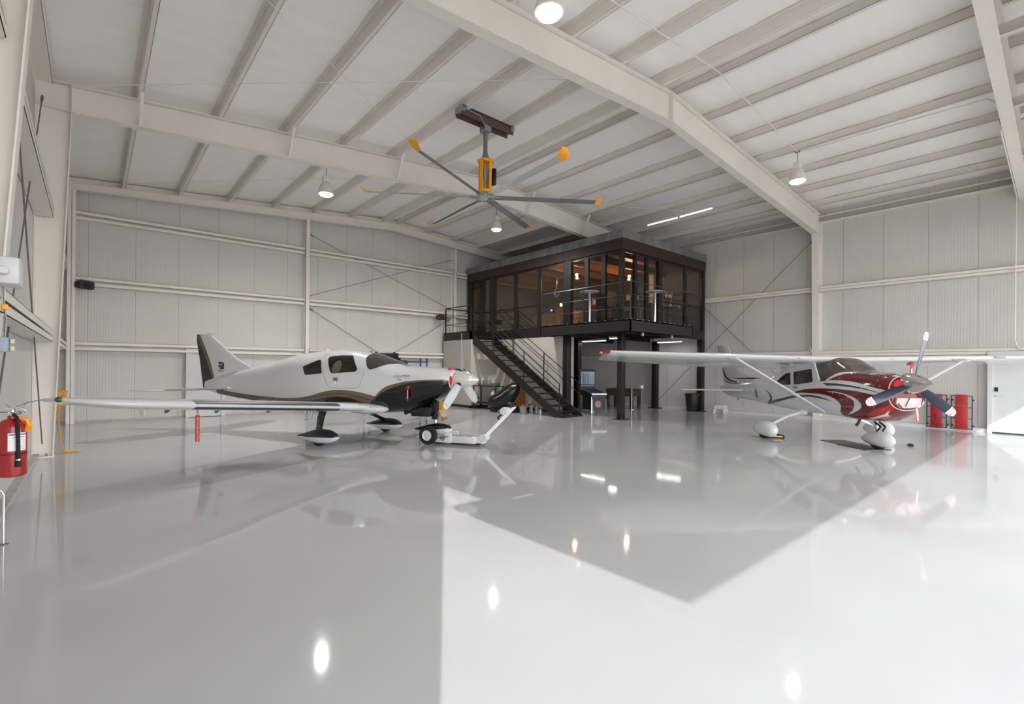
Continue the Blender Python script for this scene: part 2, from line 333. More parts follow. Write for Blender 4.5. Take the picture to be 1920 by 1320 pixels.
# girts: lipped C sections
def girt(p0, p1, top, nrm, label, h=.24, d=.2):
    m = MB(); p0 = Vector(p0+(0,)); p1 = Vector(p1+(0,)); n = Vector(nrm+(0,))
    def bb(a, b, z0, z1):     # slab from depth a to b (toward the room), z0..z1
        q = [p0+n*a, p0+n*b, p1+n*a, p1+n*b]; m.box(min(v.x for v in q), min(v.y for v in q), z0, max(v.x for v in q), max(v.y for v in q), z1)
    bb(0, d, top-.006, top); bb(0, d, top-h, top-h+.006); bb(0, .006, top-h, top); bb(d-.006, d, top-.085, top); bb(d-.006, d, top-h, top-h+.085)
    struct('wall_beam', m, M_STEEL, label, group='wall girts')
segs = [(1.0, 7.2), (7.4, 13.45), (13.7, 19.6)]
for zi, (tp, nm) in enumerate(((5.83, 'topmost'), (4.03, 'middle'), (2.24, 'lowest'))):
    for si, (a, b) in enumerate(segs):
        girt((a, YB), (b, YB), tp, (0, -1), '%s horizontal wall girt on the end wall, %s' % (nm, ('beside the corner column', 'between the two wall columns', 'running behind the lounge')[si]))
for tp, nm in ((4.36, 'upper'), (2.2, 'lower')):
    for a, b, w in ((-6.1, .0, 'in the bay next to the end wall'), (-12.24, -6.22, 'in the bay beside the fire extinguisher'), (-16.94, -12.36, 'in the bay by the hangar door')):
        girt((XL, a), (XL, b), tp, (1, 0), '%s deep wall girt on the extinguisher wall %s' % (nm, w), h=.2, d=.25)
for tp, nm in ((4.385, 'upper'), (2.258, 'lower')):
    for a, b, w in ((-6.1, .0, 'behind the lounge'), (-12.24, -6.22, 'between the lounge and the wall column'), (-18.4, -12.36, 'above the red creepers')):
        girt((XR, a), (XR, b), tp, (-1, 0), '%s wall girt on the wall behind the red airplane, %s' % (nm, w), h=.18)
# end-wall columns
for x, lb in ((7.3, 'end wall column behind the low-wing airplane cabin'), (13.58, 'end wall column beside the lounge stair landing')):
    z1 = 6.29+.074*x if x < 10 else 7.05-.075*(x-10.6)
    m = MB().box(x-.06, -.06, 0, x+.06, -.048, z1).box(x-.06, .188, 0, x+.06, .2, z1).box(x-.004, -.05, 0, x+.004, .2, z1).box(x-.09, -.08, 0, x+.09, .2, .02)
    struct('steel_column', m, M_STEEL, 'slim cream ' + lb)
struct('steel_column', MB().box(1.0, -.1, 0, 1.17, -.088, 6.36).box(1.0, .1, 0, 1.17, .112, 6.36).box(1.08, -.1, 0, 1.09, .1, 6.36), M_STEEL, 'slim cream corner column of the end wall by the yellow hose')
# end-wall rafter
m = MB(); P0 = [(1.0, 6.36), (RX, 7.07), (XR-.02, 6.42)]; P1 = [(1.0, zt(1.0)), (RX, zt(RX)), (XR-.02, zt(XR))]
flange(m, P0, .16, -.02); flange(m, P1, .16, -.02)
m.prism([P0[0], P0[1], P0[2], P1[2], P1[1], P1[0]], lambda x, z, y: (x, y, z), -.03, -.02)
m.prism([(1.0, zt(1)+.05), (RX, zt(RX)+.05), (XR, zt(XR)+.05), (XR, zt(XR)+.19), (RX, zt(RX)+.19), (1.0, zt(1)+.19)], lambda x, z, y: (x, y, z), .1, .108)
struct('rafter_beam', m, M_STEEL, 'cream rafter along the top of the end wall', smooth=False)
# rod bracing
M_ROD = mat('brace_rod', '#77736e', .5, metal=.4)
def rod(a, b, label): 
    m = MB(); a = Vector(a); b = Vector(b); d = (b-a).normalized()
    m.tube([a, b], .009, 6); m.tube([a+d*.05, a+d*.22], .02, 6); struct('trim_4', m, M_ROD, label)
rod((7.36, .12, 6.38), (13.5, .12, 4.17), 'bracing rod on the end wall, upper panel, falling toward the lounge')
rod((13.5, .12, 6.36), (7.36, .12, 4.13), 'bracing rod on the end wall, upper panel, rising toward the lounge')
rod((7.36, .12, 3.74), (13.5, .12, .2), 'bracing rod on the end wall, lower panel, falling toward the lounge')
rod((13.5, .12, 3.78), (7.36, .12, .2), 'bracing rod on the end wall, lower panel, rising toward the lounge')
rod((.86, -6.32, 6.2), (.86, -12.1, .25), 'bracing rod beside the extinguisher, high at the far frame')
rod((.9, -12.1, 6.2), (.9, -6.35, .25), 'bracing rod beside the extinguisher, low at the far frame')
rod((19.72, -12.2, 6.05), (19.72, -6.3, .3), 'bracing rod behind the red airplane tail, high at the near frame')
rod((19.69, -6.3, 6.05), (19.69, -12.2, .3), 'bracing rod behind the red airplane tail, low at the near frame')
# roof bracing cables
for a, b, lb in (((1.2, -6.3, 6.5), (8.8, -12.2, 7.0), 'thin roof bracing cable rising toward the fan'), ((8.8, -6.3, 7.05), (1.2, -12.2, 6.5), 'thin roof bracing cable over the low-wing airplane wing'),
                 ((12.2, -6.3, 7.05), (19.4, -12.1, 6.6), 'thin roof bracing cable over the lounge'), ((1.2, -.1, 6.5), (8.8, -6.1, 7.0), 'thin roof bracing cable in the bay by the end wall')):
    struct('trim_5', MB().tube([a, b], .006, 6), M_STEEL, lb)
# stub beams from the frame by the door to the door header
for x in (11.9, 14.35, 16.8):
    m = MB(); z = zb(x)+.2; m.box(x-.05, YF, z-.17, x+.05, -17.02, z-.16).box(x-.05, YF, z-.02, x+.05, -17.02, z).box(x-.004, YF, z-.17, x+.004, -17.02, z)
    struct('trim_3', m, M_STEEL, 'cream stub beam from the door frame rafter, %s' % {11.9: 'highest of the three', 14.35: 'the middle one of three', 16.8: 'lowest of the three'}[x])
# doors of the room
def door(name, label, pts, handle): pass
d2 = thing('door_2', 'white flush personnel door in the end wall behind the low-wing airplane tail', 'door', (4.25, .1, 0), kind='structure')
MB().box(3.72, .02, 0, 3.82, YB, 2.03).box(4.68, .02, 0, 4.78, YB, 2.03).box(3.72, .02, 2.03, 4.78, YB, 2.12).build('door_frame', M_WHT, d2, world=True)
MB().box(3.82, .07, .02, 4.68, .12, 2.03).build('door_leaf', M_WHT, d2, world=True)
MB().cyl((4.6, .07, 1.0), (4.6, .0, 1.0), .02, 10).cyl((4.6, .01, 1.0), (4.48, .01, 1.0), .012, 8).build('door_handle', M_GREYM, d2, world=True)
d3 = thing('door_3', 'white flush personnel door half lit by the sun beside the red creepers', 'door', (19.7, -16.9, 0), kind='structure')
MB().box(19.55, -16.43, 0, XR, -16.34, 2.03).box(19.55, -17.52, 0, XR, -17.43, 2.03).box(19.55, -17.52, 2.03, XR, -16.34, 2.16).build('door_frame', M_WHT, d3, world=True)
MB().box(19.62, -17.43, .03, 19.67, -16.43, 2.03).build('door_leaf', M_WHT, d3, world=True)
MB().rbox(19.585, -16.54, 1.1, 19.62, -16.47, 1.21, .006).build('keypad', M_BLKP, d3, world=True)
MB().cyl((19.62, -16.5, .98), (19.57, -16.5, .98), .022, 10).tube([(19.575, -16.5, .98), (19.57, -16.62, .975)], .009, 8).build('door_handle', M_CHROME, d3, world=True)
MB().box(19.58, -17.45, .0, 19.67, -16.42, .03).build('threshold', M_BLKP, d3, world=True)
# ---------------------------------------------------------------- mezzanine lounge
XM, YM, ZF = 14.29, -8.43, 3.1
L = thing('mezzanine_lounge', 'dark steel and glass mezzanine lounge with a galvanised roof edge in the corner', 'mezzanine', (XM, YM, 0))
def lp(mb, name, m, par=L, **k): return mb.build(name, m, par, world=True, **k)
lp(MB().box(XM+.02, YM+.02, 2.98, 19.58, -.02, ZF), 'floor_deck', M_WOODD)
m = MB().box(XM, YM, 2.78, XM+.1, 0, ZF-.002).box(XM+.1, YM, 2.78, 19.58, YM+.1, ZF-.002)
for y in (-2, -4, -5.95): m.box(XM+.1, y-.05, 2.78, 19.58, y+.05, 2.97)
for x in (15.6, 16.9, 18.2): m.box(x-.04, YM+.1, 2.82, x+.04, -.02, 2.96)
lp(m, 'floor_beam', M_DKBROWN)
lp(MB().box(XM-.03, YM-.03, 5.45, XM+.07, 0, 5.8).box(XM+.07, YM-.03, 5.45, 19.58, YM+.07, 5.8), 'fascia', M_FASCIA)
lp(MB().box(XM-.05, YM-.05, 5.8, XM+.05, 0, 6.07).box(XM+.05, YM-.05, 5.8, 19.58, YM+.05, 6.07), 'roof_edge', M_ZINC)
lp(MB().box(XM+.06, YM+.06, 5.98, 19.58, -.02, 6.04), 'roof', M_ZINC)
lp(MB().box(XM+.07, YM+.07, 5.6, 19.58, -.02, 5.66), 'lounge_ceiling', M_WOODC)
for k in range(8):
    y = YM+.6+k*1.0
    lp(MB().box(XM+.1, y-.04, 5.4, 19.5, y+.04, 5.6), 'ceiling_joist', M_WOODC)
# posts to the floor
for (x, y, lb) in ((XM+.08, YM+.08, 'slim'), (19.36, -6.39, ''), (19.48, -8.33, ''), (14.42, -5.95, ''), (16.3, -4.8, '')):
    m = MB(); w = .095 if y < -8.3 and x < 15 else .11
    m.box(x-w, y-w, 0, x+w, y-w+.02, 2.78).box(x-w, y+w-.02, 0, x+w, y+w, 2.78).box(x-.012, y-w, 0, x+.012, y+w, 2.78) if x > 15 and x < 17 else m.rbox(x-w, y-w, 0, x+w, y+w, 2.78, .012)
    p = lp(m, 'post', M_DKBROWN)
    lp(MB().box(x-.22, y-.2, 0, x+.22, y+.2, .018), 'base_plate', M_DKBROWN, par=p)
    for dx in (-.18, .18):
        for dy in (-.16, .16): lp(MB().cyl((x+dx, y+dy, .018), (x+dx, y+dy, .05), .014, 6), 'anchor_bolt', M_GREYM, par=p)
# glazing: side facing the low-wing airplane (plane x = XM)
def wallbox(ax, a, b, z0, z1, d0, d1):
    m = MB()
    return m.box(XM+d0, a, z0, XM+d1, b, z1) if ax == 'y' else m.box(a, YM+d0, z0, b, YM+d1, z1)
for ax, a, b, d in (('y', 0, -.33, .1), ('y', -1.57, -1.95, .12), ('y', -5.86, -6.22, .14), ('y', -8.28, -8.43, .12), ('x', 16.36, 16.55, .12), ('x', 19.42, 19.58, .12)):
    lp(wallbox(ax, a, b, ZF, 5.45, 0, d), 'facade_post', M_BLACK)
for ax, l in (('y', (-1.12, -3.24, -4.6, -6.93, -7.66)), ('x', (15.03, 15.68, 18.17))):
    for c in l: lp(wallbox(ax, c-.07, c+.07, ZF, 5.45, .01, .09), 'mullion', M_BLACK)
panes = [('y', -1.19, -1.57), ('y', -1.95, -3.17), ('y', -3.31, -4.53), ('y', -4.67, -5.86), ('y', -6.22, -6.86), ('y', -7.0, -7.59), ('y', -7.73, -8.28),
         ('x', XM+.12, 14.96), ('x', 15.1, 15.61), ('x', 15.75, 16.36), ('x', 16.6, 18.1), ('x', 18.24, 19.42)]
for i, (ax, a, b) in enumerate(panes):
    mid = i in (0, 1, 2, 3, 10, 11); fz = .055
    lo_, hi_ = min(a, b), max(a, b); m = MB()
    for q in (wallbox(ax, lo_, hi_, ZF, ZF+.06, .02, .08), wallbox(ax, lo_, hi_, 5.38, 5.45, .02, .08), wallbox(ax, lo_, lo_+.02, ZF+.06, 5.38, .02, .08), wallbox(ax, hi_-.02, hi_, ZF+.06, 5.38, .02, .08)): m.add(q.v, q.f)
    if mid: q = wallbox(ax, a, b, 3.975, 4.02, .015, .075); m.add(q.v, q.f)
    w = lp(m, 'window', M_BLACK)
    g = wallbox(ax, a, b, ZF+.06, 5.38, .045, .053)
    lp(g, 'pane', M_GLASS, par=w, smooth=False)
dr = lp(MB().box(XM+.01, -.41, ZF, XM+.07, -.34, 5.42).box(XM+.01, -1.05, ZF, XM+.07, -.98, 5.42).box(XM+.01, -1.05, 5.12, XM+.07, -.34, 5.2).box(XM+.01, -1.05, ZF, XM+.07, -.34, ZF+.1).box(XM+.01, -1.05, 5.36, XM+.07, -.34, 5.45), 'entrance_door', M_BLACK)
lp(MB().box(XM+.035, -.98, ZF+.1, XM+.043, -.41, 5.36), 'pane', M_GLASS, par=dr, smooth=False)
# inner walls
lp(MB().box(XM+.15, -.25, ZF, 19.5, -.15, 5.6).box(19.4, YM+.15, ZF, 19.5, -.15, 5.6), 'inner_wall', mat('lounge_wall', '#4a4846', .7))
# plasterboard room under the lounge
lp(MB().box(XM+.0, -5.84, 0, XM+.12, -2.0, 2.78).box(13.03, -2.02, 0, XM, -1.92, 2.76).box(13.03, -1.92, 0, 13.13, -.02, 2.76).box(XM+.12, -5.84, 0, 14.9, -5.74, 2.78), 'partition', M_DRY)
lp(MB().box(13.0, -2.05, 0, XM+.0, -2.0, .1).box(13.0, -2.05, 0, 13.03, -.02, .1).box(XM-.02, -5.84, 0, XM, -2.05, .1), 'skirting', M_DKBROWN)
# balcony
bz0, bz1 = 2.76, ZF
m = MB(); m.box(13.6, -9.25, bz0, 13.64, -5.4, bz1).box(13.6, -9.25, bz0, 17.2, -9.21, bz1).box(17.16, -9.25, bz0, 17.2, YM, bz1).box(13.6, -5.44, bz0, XM, -5.4, bz1)
for x in (14.3, 15.2, 16.1): m.box(x-.04, -9.21, bz0, x+.04, YM, bz1-.05)
for y in (-6.6, -7.7): m.box(13.64, y-.04, bz0, XM, y+.04, bz1-.05)
lp(m, 'balcony_frame', M_DKBROWN)
lp(MB().box(13.6, -9.25, bz1-.03, XM, -5.4, bz1+.01).box(XM, -9.25, bz1-.03, 17.2, YM, bz1+.01), 'balcony_deck', M_DKBROWN)
rz = (3.47, 3.85, 4.24); M_RAIL = mat('railing_steel', '#55565a', .35, metal=.7)
for (x, y) in ((13.63, -5.43), (13.63, -7.35), (13.63, -9.22), (15.4, -9.22), (17.17, -9.22), (17.17, YM-.05)):
    p = lp(MB().box(x-.013, y-.013, bz1, x+.013, y+.013, 4.24), 'railing_post', M_RAIL)
m = MB()
for z in rz:
    r = .014 if z > 4.2 else .006
    m.tube([(13.63, -5.43, z), (13.63, -9.22, z), (17.17, -9.22, z), (17.17, YM-.05, z)], r, 8)
lp(m, 'railing', M_RAIL)
for k in range(12): lp(MB().ball((13.66+.3*k, -9.235, bz1+.012), .02, n=8, m=6), 'bolt', M_CHROME)
for k in range(10): lp(MB().ball((13.615, -5.5-.4*k, bz1+.012), .02, n=8, m=6), 'bolt', M_CHROME)
# stair landing
m = MB().box(13.03, -1.98, 2.78, 13.11, -.02, ZF).box(13.03, -1.98, 2.78, XM, -1.9, ZF).box(13.03, -1.98, ZF-.02, XM, -.02, ZF)
lp(m, 'stair_landing', M_BLACK)
m = MB()
for z in (3.45, 3.8, 4.15):
    m.tube([(XM-.05, -.1, z), (13.07, -.1, z), (13.07, -1.95, z)], .02 if z > 4 else .01, 8)
for x, y in ((13.07, -.1), (13.07, -1.95)): m.box(x-.022, y-.022, 2.6 if y > -1 else 2.8, x+.022, y+.022, 4.15)
lp(m, 'landing_railing', M_BLACK)
# roof clutter tray, camera nub, neon-less fixtures under the deck
for x in (14.6, 16.3): lp(MB().rbox(x, -9.0, 2.66, x+.06, -8.94, 2.76, .01), 'deck_hanger', M_STEEL)

# staircase
S = thing('staircase', 'open dark steel staircase with flat treads rising to the lounge landing', 'staircase', (13.65, -6.6, 0))
x0, x1 = 13.13, 14.12; yt, yb_ = -1.98, -6.72
def sp(mb, n, m, **k): return mb.build(n, m, S, world=True, **k)
for x in (x0, x1):
    poly = [(yt, 3.0), (yt, 2.62), (yb_+.15, 0), (yb_-.22, 0), (yb_-.17, .1)]
    sp(MB().prism(poly, lambda y, z, xx: (xx, y, z), x-.025, x+.025), 'stringer', M_DKBROWN, smooth=False)
for k in range(15):
    t = (k+1)/16; z = 3.1*t-.02; y = yb_-.15+(yt-yb_+.15)*t
    sp(MB().box(x0+.025, y-.15, z-.035, x1-.025, y+.13, z), 'tread', M_BLACK)
for i, x in enumerate((x0, x1)):
    slope = (3.0-0)/(yt-yb_+.15)
    m = MB(); A0 = (x, yb_-.1, 1.1); A1 = (x, yt, 4.15)
    m.tube([(x, yb_-.1, .3), A0, A1], .016, 8)
    sp(m, 'handrail', M_BLACK)
    m = MB()
    for dz in (-.22, -.38) if i == 0 else (-.35,): m.tube([(x, yb_-.1, 1.1+dz), (x, yt, 4.15+dz)], .016 if dz == -.22 else .012, 8)
    sp(m, 'guard_bar', M_BLACK)
    for t in (.0, .36, .72):
        y = yb_-.1+(yt-yb_+.1)*t; z = 1.1+3.05*t
        sp(MB().box(x-.015, y-.015, z-1.1 if t else 0.05, x+.015, y+.015, z), 'rail_post', M_DKBROWN)
m = MB(); m.tube([(x0, yb_-.1, .8)]+[(x0+0, yb_-.1-.09*sin(a), .8+.0-.09*(1-cos(a))) for a in [pi*k/8 for k in range(1, 9)]], .012, 8)
sp(m, 'rail_loop', M_BLACK)
sp(MB().box(x0-.02, yb_-.25, 0, x1+.02, yb_+.05, .04), 'bottom_step', M_BLACK)

# furniture on the balcony
M_TOP = mat('pale_table_laminate', '#b9bbbf', .35)
def bar_table(x, y, label):
    t = thing('bar_table', label, 'bar table', (x, y, ZF+.01), group='chrome bar tables on the balcony')
    MB().lathe([(.02, 1.02), (.30, 1.035), (.31, 1.05), (.30, 1.06), (0, 1.06)], n=40).build('table_top', M_TOP, t)
    MB().cyl((0, 0, .03), (0, 0, 1.03), .04, 20).build('column', M_CHROME, t)
    MB().lathe([(.24, 0), (.24, .012), (.1, .035), (.045, .06)], n=36).build('base', M_CHROME, t)
bar_table(13.95, -7.38, 'chrome round bar table on the balcony side facing the stairs')
bar_table(15.5, -8.84, 'chrome round bar table on the balcony side facing the red airplane')
def stool():
    t = thing('bar_stool', 'x', 'bar stool', (0, 0, ZF), group='bar stools behind the lounge glass')
    MB().lathe([(0, .62), (.17, .62), (.19, .65), (.18, .69), (0, .7)], n=28).build('seat', M_WOODD, t)
    m = MB().cyl((0, 0, .2), (0, 0, .62), .016, 12)
    for k in range(18): m.cyl((0, 0, .25+k*.018), (0, 0, .258+k*.018), .022, 10)
    m.build('screw_column', M_GALV, t)
    for k in range(4):
        a = pi/4+k*pi/2; m = MB().tube([(.03*cos(a), .03*sin(a), .32), (.21*cos(a), .21*sin(a), .28), (.24*cos(a), .24*sin(a), 0)], .013, 8); m.build('leg', M_BLACK, t)
    MB().tube([(.225*cos(a), .225*sin(a), .12) for a in [2*pi*k/24 for k in range(25)]], .009, 6).build('foot_ring', M_BLACK, t)
    return t
st0 = stool()
sl = [((14.8, -6.18), 'bar stool inside the lounge glass beside the thick facade post'), ((14.85, -7.2), 'bar stool inside the lounge glass behind the stair-side bar table'),
      ((16.0, -7.95), 'bar stool inside the lounge glass behind the other bar table'), ((16.4, -7.2), 'bar stool inside the lounge by the end of the bottle counter'), ((15.4, -7.1), 'bar stool standing in the middle of the lounge floor behind the corner')]
for i, ((x, y), lb) in enumerate(sl):
    o = st0 if i == 0 else copy_tree(st0); o.location = (x, y, ZF); o['label'] = lb; o.rotation_euler.z = i*.4
# interior of the lounge
c = thing('bar_counter', 'dark bar counter behind the front lounge glass with a wooden top', 'counter', (18.0, -7.6, ZF))
MB().rbox(-1.2, -.22, 0, 1.35, .25, .86, .01).build('cabinet', mat('counter_front', '#23252a', .4), c)
MB().rbox(-1.3, -.3, .86, 1.38, .3, .9, .01).build('counter_top', M_WOOD, c)
sh = thing('bottle_shelf', 'wooden shelf of bottles hanging over the bar counter', 'shelf', (18.5, -7.55, 4.33))
MB().box(-.7, -.12, 0, .7, .12, .03).build('board', M_WOOD, sh)
for x in (-.6, .6): MB().box(x-.01, -.01, .03, x+.01, .01, 1.07).build('hanger', M_BLACK, sh)
def bottle(x, y, z, h, r, col, label, g):
    t = thing('bottle', label, 'bottle', (x, y, z), group=g)
    MB().lathe([(r*.9, 0), (r, .01), (r, h*.55), (r*.85, h*.64), (r*.34, h*.78), (r*.32, h*.97), (r*.36, h)], n=16).build('glass_body', col, t)
    MB().cyl((0, 0, h), (0, 0, h+.02), r*.38, 10).build('cap', M_BLKP, t)
    MB().lathe([(r*1.01, h*.15), (r*1.03, h*.16), (r*1.03, h*.45), (r*1.01, h*.46)], n=16).build('label', M_PAPER, t)
bc = {'w': mat('white_bottle', '#d8d8d2', .3), 'g': mat('green_bottle', '#41552b', .15), 'y': mat('pale_bottle', '#b9b488', .2), 'r': mat('red_bottle', '#a33a2c', .2), 'a': mat('amber_bottle', '#70401c', .15)}
for x, h, k, w in ((17.0, .32, 'w', 'white'), (17.22, .3, 'w', 'second white'), (17.42, .26, 'w', 'squat white'), (17.58, .3, 'r', 'red'), (17.85, .34, 'a', 'amber'), (18.5, .36, 'w', 'tall white'), (19.1, .2, 'w', 'short white')):
    bottle(x, -7.62, ZF+.9, h, .045, bc[k], '%s bottle standing on the lounge bar counter' % w, 'bottles on the bar counter')
for x, h, k, w in ((18.3, .3, 'y', 'pale'), (18.5, .34, 'g', 'green'), (18.68, .3, 'y', 'second pale'), (17.98, .28, 'w', 'clear')):
    bottle(x, -7.55, 4.36, h, .04, bc[k], '%s bottle on the hanging shelf over the bar counter' % w, 'bottles on the hanging shelf')
k = thing('wooden_cabinet', 'tall honey wood cabinet behind the lounge glass beside the stairs', 'cabinet', (16.2, -4.4, ZF))
MB().rbox(-.45, -.35, 0, .45, .35, .95, .01).build('body', mat('honey_wood', '#b3752f', .45, noise=.25, nscale=5, stretch=(1, 1, .2)), k)
MB().box(-.5, -.4, .95, .5, .4, .99).build('top', M_WOODD, k)
MB().box(-.47, -.33, .05, -.455, .0, .9).build('door', mat('honey_wood_door', '#c0823a', .45, noise=.25, nscale=5), k)
k = thing('wooden_cabinet', 'low honey wood cabinet behind the lounge glass under the violet light', 'cabinet', (16.6, -2.9, ZF))
MB().rbox(-.45, -.6, 0, .45, .6, .85, .01).build('body', bpy.data.materials['honey_wood'], k)
MB().box(-.5, -.65, .85, .5, .65, .89).build('top', M_WOODD, k)
w = thing('wall_shelf', 'long wooden shelf with books along the lounge wall', 'shelf', (19.2, -3.5, 4.55))
MB().box(-.18, -2.4, 0, .18, 2.6, .04).build('board', M_WOOD, w)
for y in (-2, 0, 2): MB().box(-.15, y-.02, -.12, .18, y+.02, 0).build('bracket', M_BLACK, w)
for i in range(14):
    y = -5.6+i*.11+(.9 if i > 6 else 0); h = .22+.06*((i*7) % 3)
    MB().rbox(19.08, y, 4.59, 19.3, y+.08, 4.59+h, .006).build('book', (M_PAPER, M_DRY, M_WOODD)[i % 3], label='%s book, %s in the row on the lounge shelf' % (('white', 'beige', 'brown')[i % 3], ('first', 'second', 'third', 'fourth', 'fifth', 'sixth', 'seventh', 'eighth', 'ninth', 'tenth', 'eleventh', 'twelfth', 'thirteenth', 'last')[i]), cat='book', group='books on the lounge shelf')
h = thing('crane_hook', 'pale steel crane hook hung behind the lounge glass', 'hook', (15.1, -4.75, 4.5))
MB().tube([(0, 0, .55), (0, 0, .3), (0, .05, .2), (0, .12, .1), (0, .1, -.03), (0, 0, -.1), (0, -.1, -.05), (0, -.12, .06)], [.02, .03, .035, .04, .045, .045, .035, .01], 12).build('hook_body', M_ALU, h)
MB().tube([(0, 0, .55), (0, 0, 1.1)], .008, 6).build('chain', M_GREYM, h)
def pendant(x, y, z, label, power=9):
    t = thing('pendant_lamp', label, 'pendant lamp', (x, y, z), group='bare bulb pendants in the lounge')
    MB().ball((0, 0, 0), .05, n=14, m=10).build('bulb', M_WARM, t)
    MB().cyl((0, 0, .05), (0, 0, .12), .022, 10).build('socket', M_BLACK, t)
    MB().tube([(0, 0, .12), (0, 0, 5.6-z)], .004, 5).build('cord', M_BLACK, t)
    l = bpy.data.lights.new('bulb_light', 'POINT'); l.energy = power; l.color = (1, .68, .38); l.shadow_soft_size = .06
    lo = bpy.data.objects.new('bulb_light', l); COL.objects.link(lo); lo.location = (x, y, z-.12)
pendant(15.3, -5.6, 5.15, 'glowing bare bulb pendant behind the lounge glass by the middle post', 26)
pendant(17.2, -3.0, 4.45, 'low glowing bare bulb pendant deep inside the lounge', 30)
pendant(17.2, -6.6, 5.2, 'glowing bare bulb pendant over the lounge bar', 38)
l = thing('accent_light', 'small violet light on the low lounge cabinet', 'accent light', (16.3, -3.3, ZF+.89))
MB().ball((0, 0, .1), .035, n=12, m=8).build('glow_ball', M_VIOLET, l); MB().lathe([(.05, 0), (.05, .02), (.012, .04), (.012, .08)], n=16).build('foot', M_BLACK, l)
f = thing('lounge_fridge', 'dark drinks fridge inside the lounge behind the corner glass', 'fridge', (17.6, -5.2, ZF))
MB().rbox(-.3, -.3, 0, .3, .3, 1.7, .02).build('body', mat('fridge_grey', '#44474a', .35), f); MB().box(-.315, -.28, .1, -.3, .28, 1.65).build('door', M_BLKP, f)
# clutter on the lounge roof
t = thing('roof_rack', 'black folded frame with wheels lying on the lounge roof edge', 'rack', (14.9, -1.3, 6.04))
MB().tube([(0, .3, .12), (0, -4.5, .12)], .04, 8).tube([(.3, .3, .12), (.3, -4.5, .12)], .03, 8).build('bars', M_BLACK, t)
for y in (.2, -.2, -1.3): MB().cyl((0, y, .14), (.08, y, .14), .14 if y > -1 else .08, 18).build('wheel', M_RUB, t)
MB().box(-.1, -3.2, 0, .4, -.9, .04).build('plank', M_WOOD, t)
# tubes under and above
def tube_light(p, q, label, hang=0, w=0):
    p = Vector(p); q = Vector(q); t = thing('tube_light', label, 'tube light', tuple((p+q)/2), group='tube lights'); d = (q-p); c = (p+q)/2
    MB().bar(p-c+Vector((0, 0, .05)), q-c+Vector((0, 0, .05)), .1, .04).build('housing', M_WHT, t)
    MB().tube([p-c, q-c], .018, 10).build('tube', M_TUBE, t)
    if hang:
        for s in (.15, .85): a = p-c+d*s; MB().tube([a+Vector((0, 0, .06)), a+Vector((0, 0, hang))], .004, 5).build('hanger', M_GREYM, t)
    l = bpy.data.lights.new('tube_glow', 'AREA'); l.shape = 'RECTANGLE'; l.size = .05; l.size_y = d.length; l.energy = w
    if w: lo = bpy.data.objects.new('tube_glow', l); COL.objects.link(lo); lo.location = c-Vector((0, 0, .04)); lo.rotation_euler = (0, 0, atan2(d.y, d.x)-pi/2)
tube_light((16.48, -4.88, 2.7), (16.49, -6.05, 2.7), 'tube light under the lounge floor by the pinball machine', 0, 3)
tube_light((15.57, -6.95, 2.7), (15.56, -7.45, 2.7), 'short tube light under the lounge floor by the corner post', 0, 2)
tube_light((18.9, -7.85, 2.7), (18.95, -6.75, 2.7), 'tube light under the lounge floor by the trash can', 0, 3)
tube_light((16.5, -7.87, 6.75), (16.49, -9.05, 6.75), 'hanging tube light over the lounge, the one toward the end wall', .25, 0)
tube_light((16.47, -9.15, 6.75), (16.42, -10.3, 6.75), 'hanging tube light over the lounge, the one toward the hangar door', .25, 0)
# ---------------------------------------------------------------- ceiling fan
F = thing('ceiling_fan', 'large six-blade industrial ceiling fan with amber blade tips and motor frame', 'ceiling fan', (8.09, -9.3, 5.39), 0)
zr = zt(8.1)-5.39
MB().box(-.72, -.11, zr-.19, .72, -.1, zr-.005).box(-.72, .1, zr-.19, .72, .11, zr-.005).box(-.72, -.14, zr-.02, .72, -.06, zr-.005).box(-.72, .06, zr-.02, .72, .14, zr-.005).build('support_beam', mat('primer_brown_steel', '#54403a', .5), F)
for x in (-.68, .68): MB().rbox(x-.045, -.14, zr-.12, x+.045, .14, zr+.02, .008).build('beam_clamp', M_GALV, F)
MB().rbox(-.09, -.1, zr-.32, .09, .1, zr-.08, .01).build('drop_bracket', M_GALV, F)
MB().cyl((0, 0, .8), (0, 0, zr-.1), .05, 18).build('down_rod', M_GALV, F)
MB().lathe([(.05, .98), (.09, .86), (.1, .8)], n=20).build('rod_collar', M_GALV, F)
m = MB().lathe([(.17, .76), (.2, .79), (.15, .83), (.05, .87)], n=6).lathe([(.15, .08), (.16, .14)], n=24)
for a in (.3, 1.87, 3.44, 5.01): c, s = .14*cos(a), .14*sin(a); m.bar((c, s, .12), (c, s, .8), .075, .02, up=(cos(a), sin(a), 0))
m.build('motor_frame', M_YEL, F)
MB().cyl((0, 0, .36), (0, 0, .68), .075, 20).cyl((0, 0, .16), (0, 0, .36), .05, 16).build('motor', M_ALU, F)
MB().rbox(.15, -.12, .3, .23, .06, .66, .012).build('drive_box', M_BLKP, F)
MB().tube([(-.05, -.04, zr-.2), (-.055, -.05, 1.2), (-.07, -.07, .95), (-.05, -.12, .75), (-.04, -.12, .3)], .01, 8).tube([(-.03, -.06, zr-.15), (-.03, -.07, 1.0), (.0, -.12, .8)], .007, 6).tube([(-.7, -.2, zr-.1), (-.3, -.2, zr-.12), (-.08, -.1, zr-.25)], .01, 6).build('cable', M_GREYM, F)
m = MB().lathe([(.05, -.09), (.1, -.06), (.14, -.02), (.14, .05), (.1, .1)], n=24)
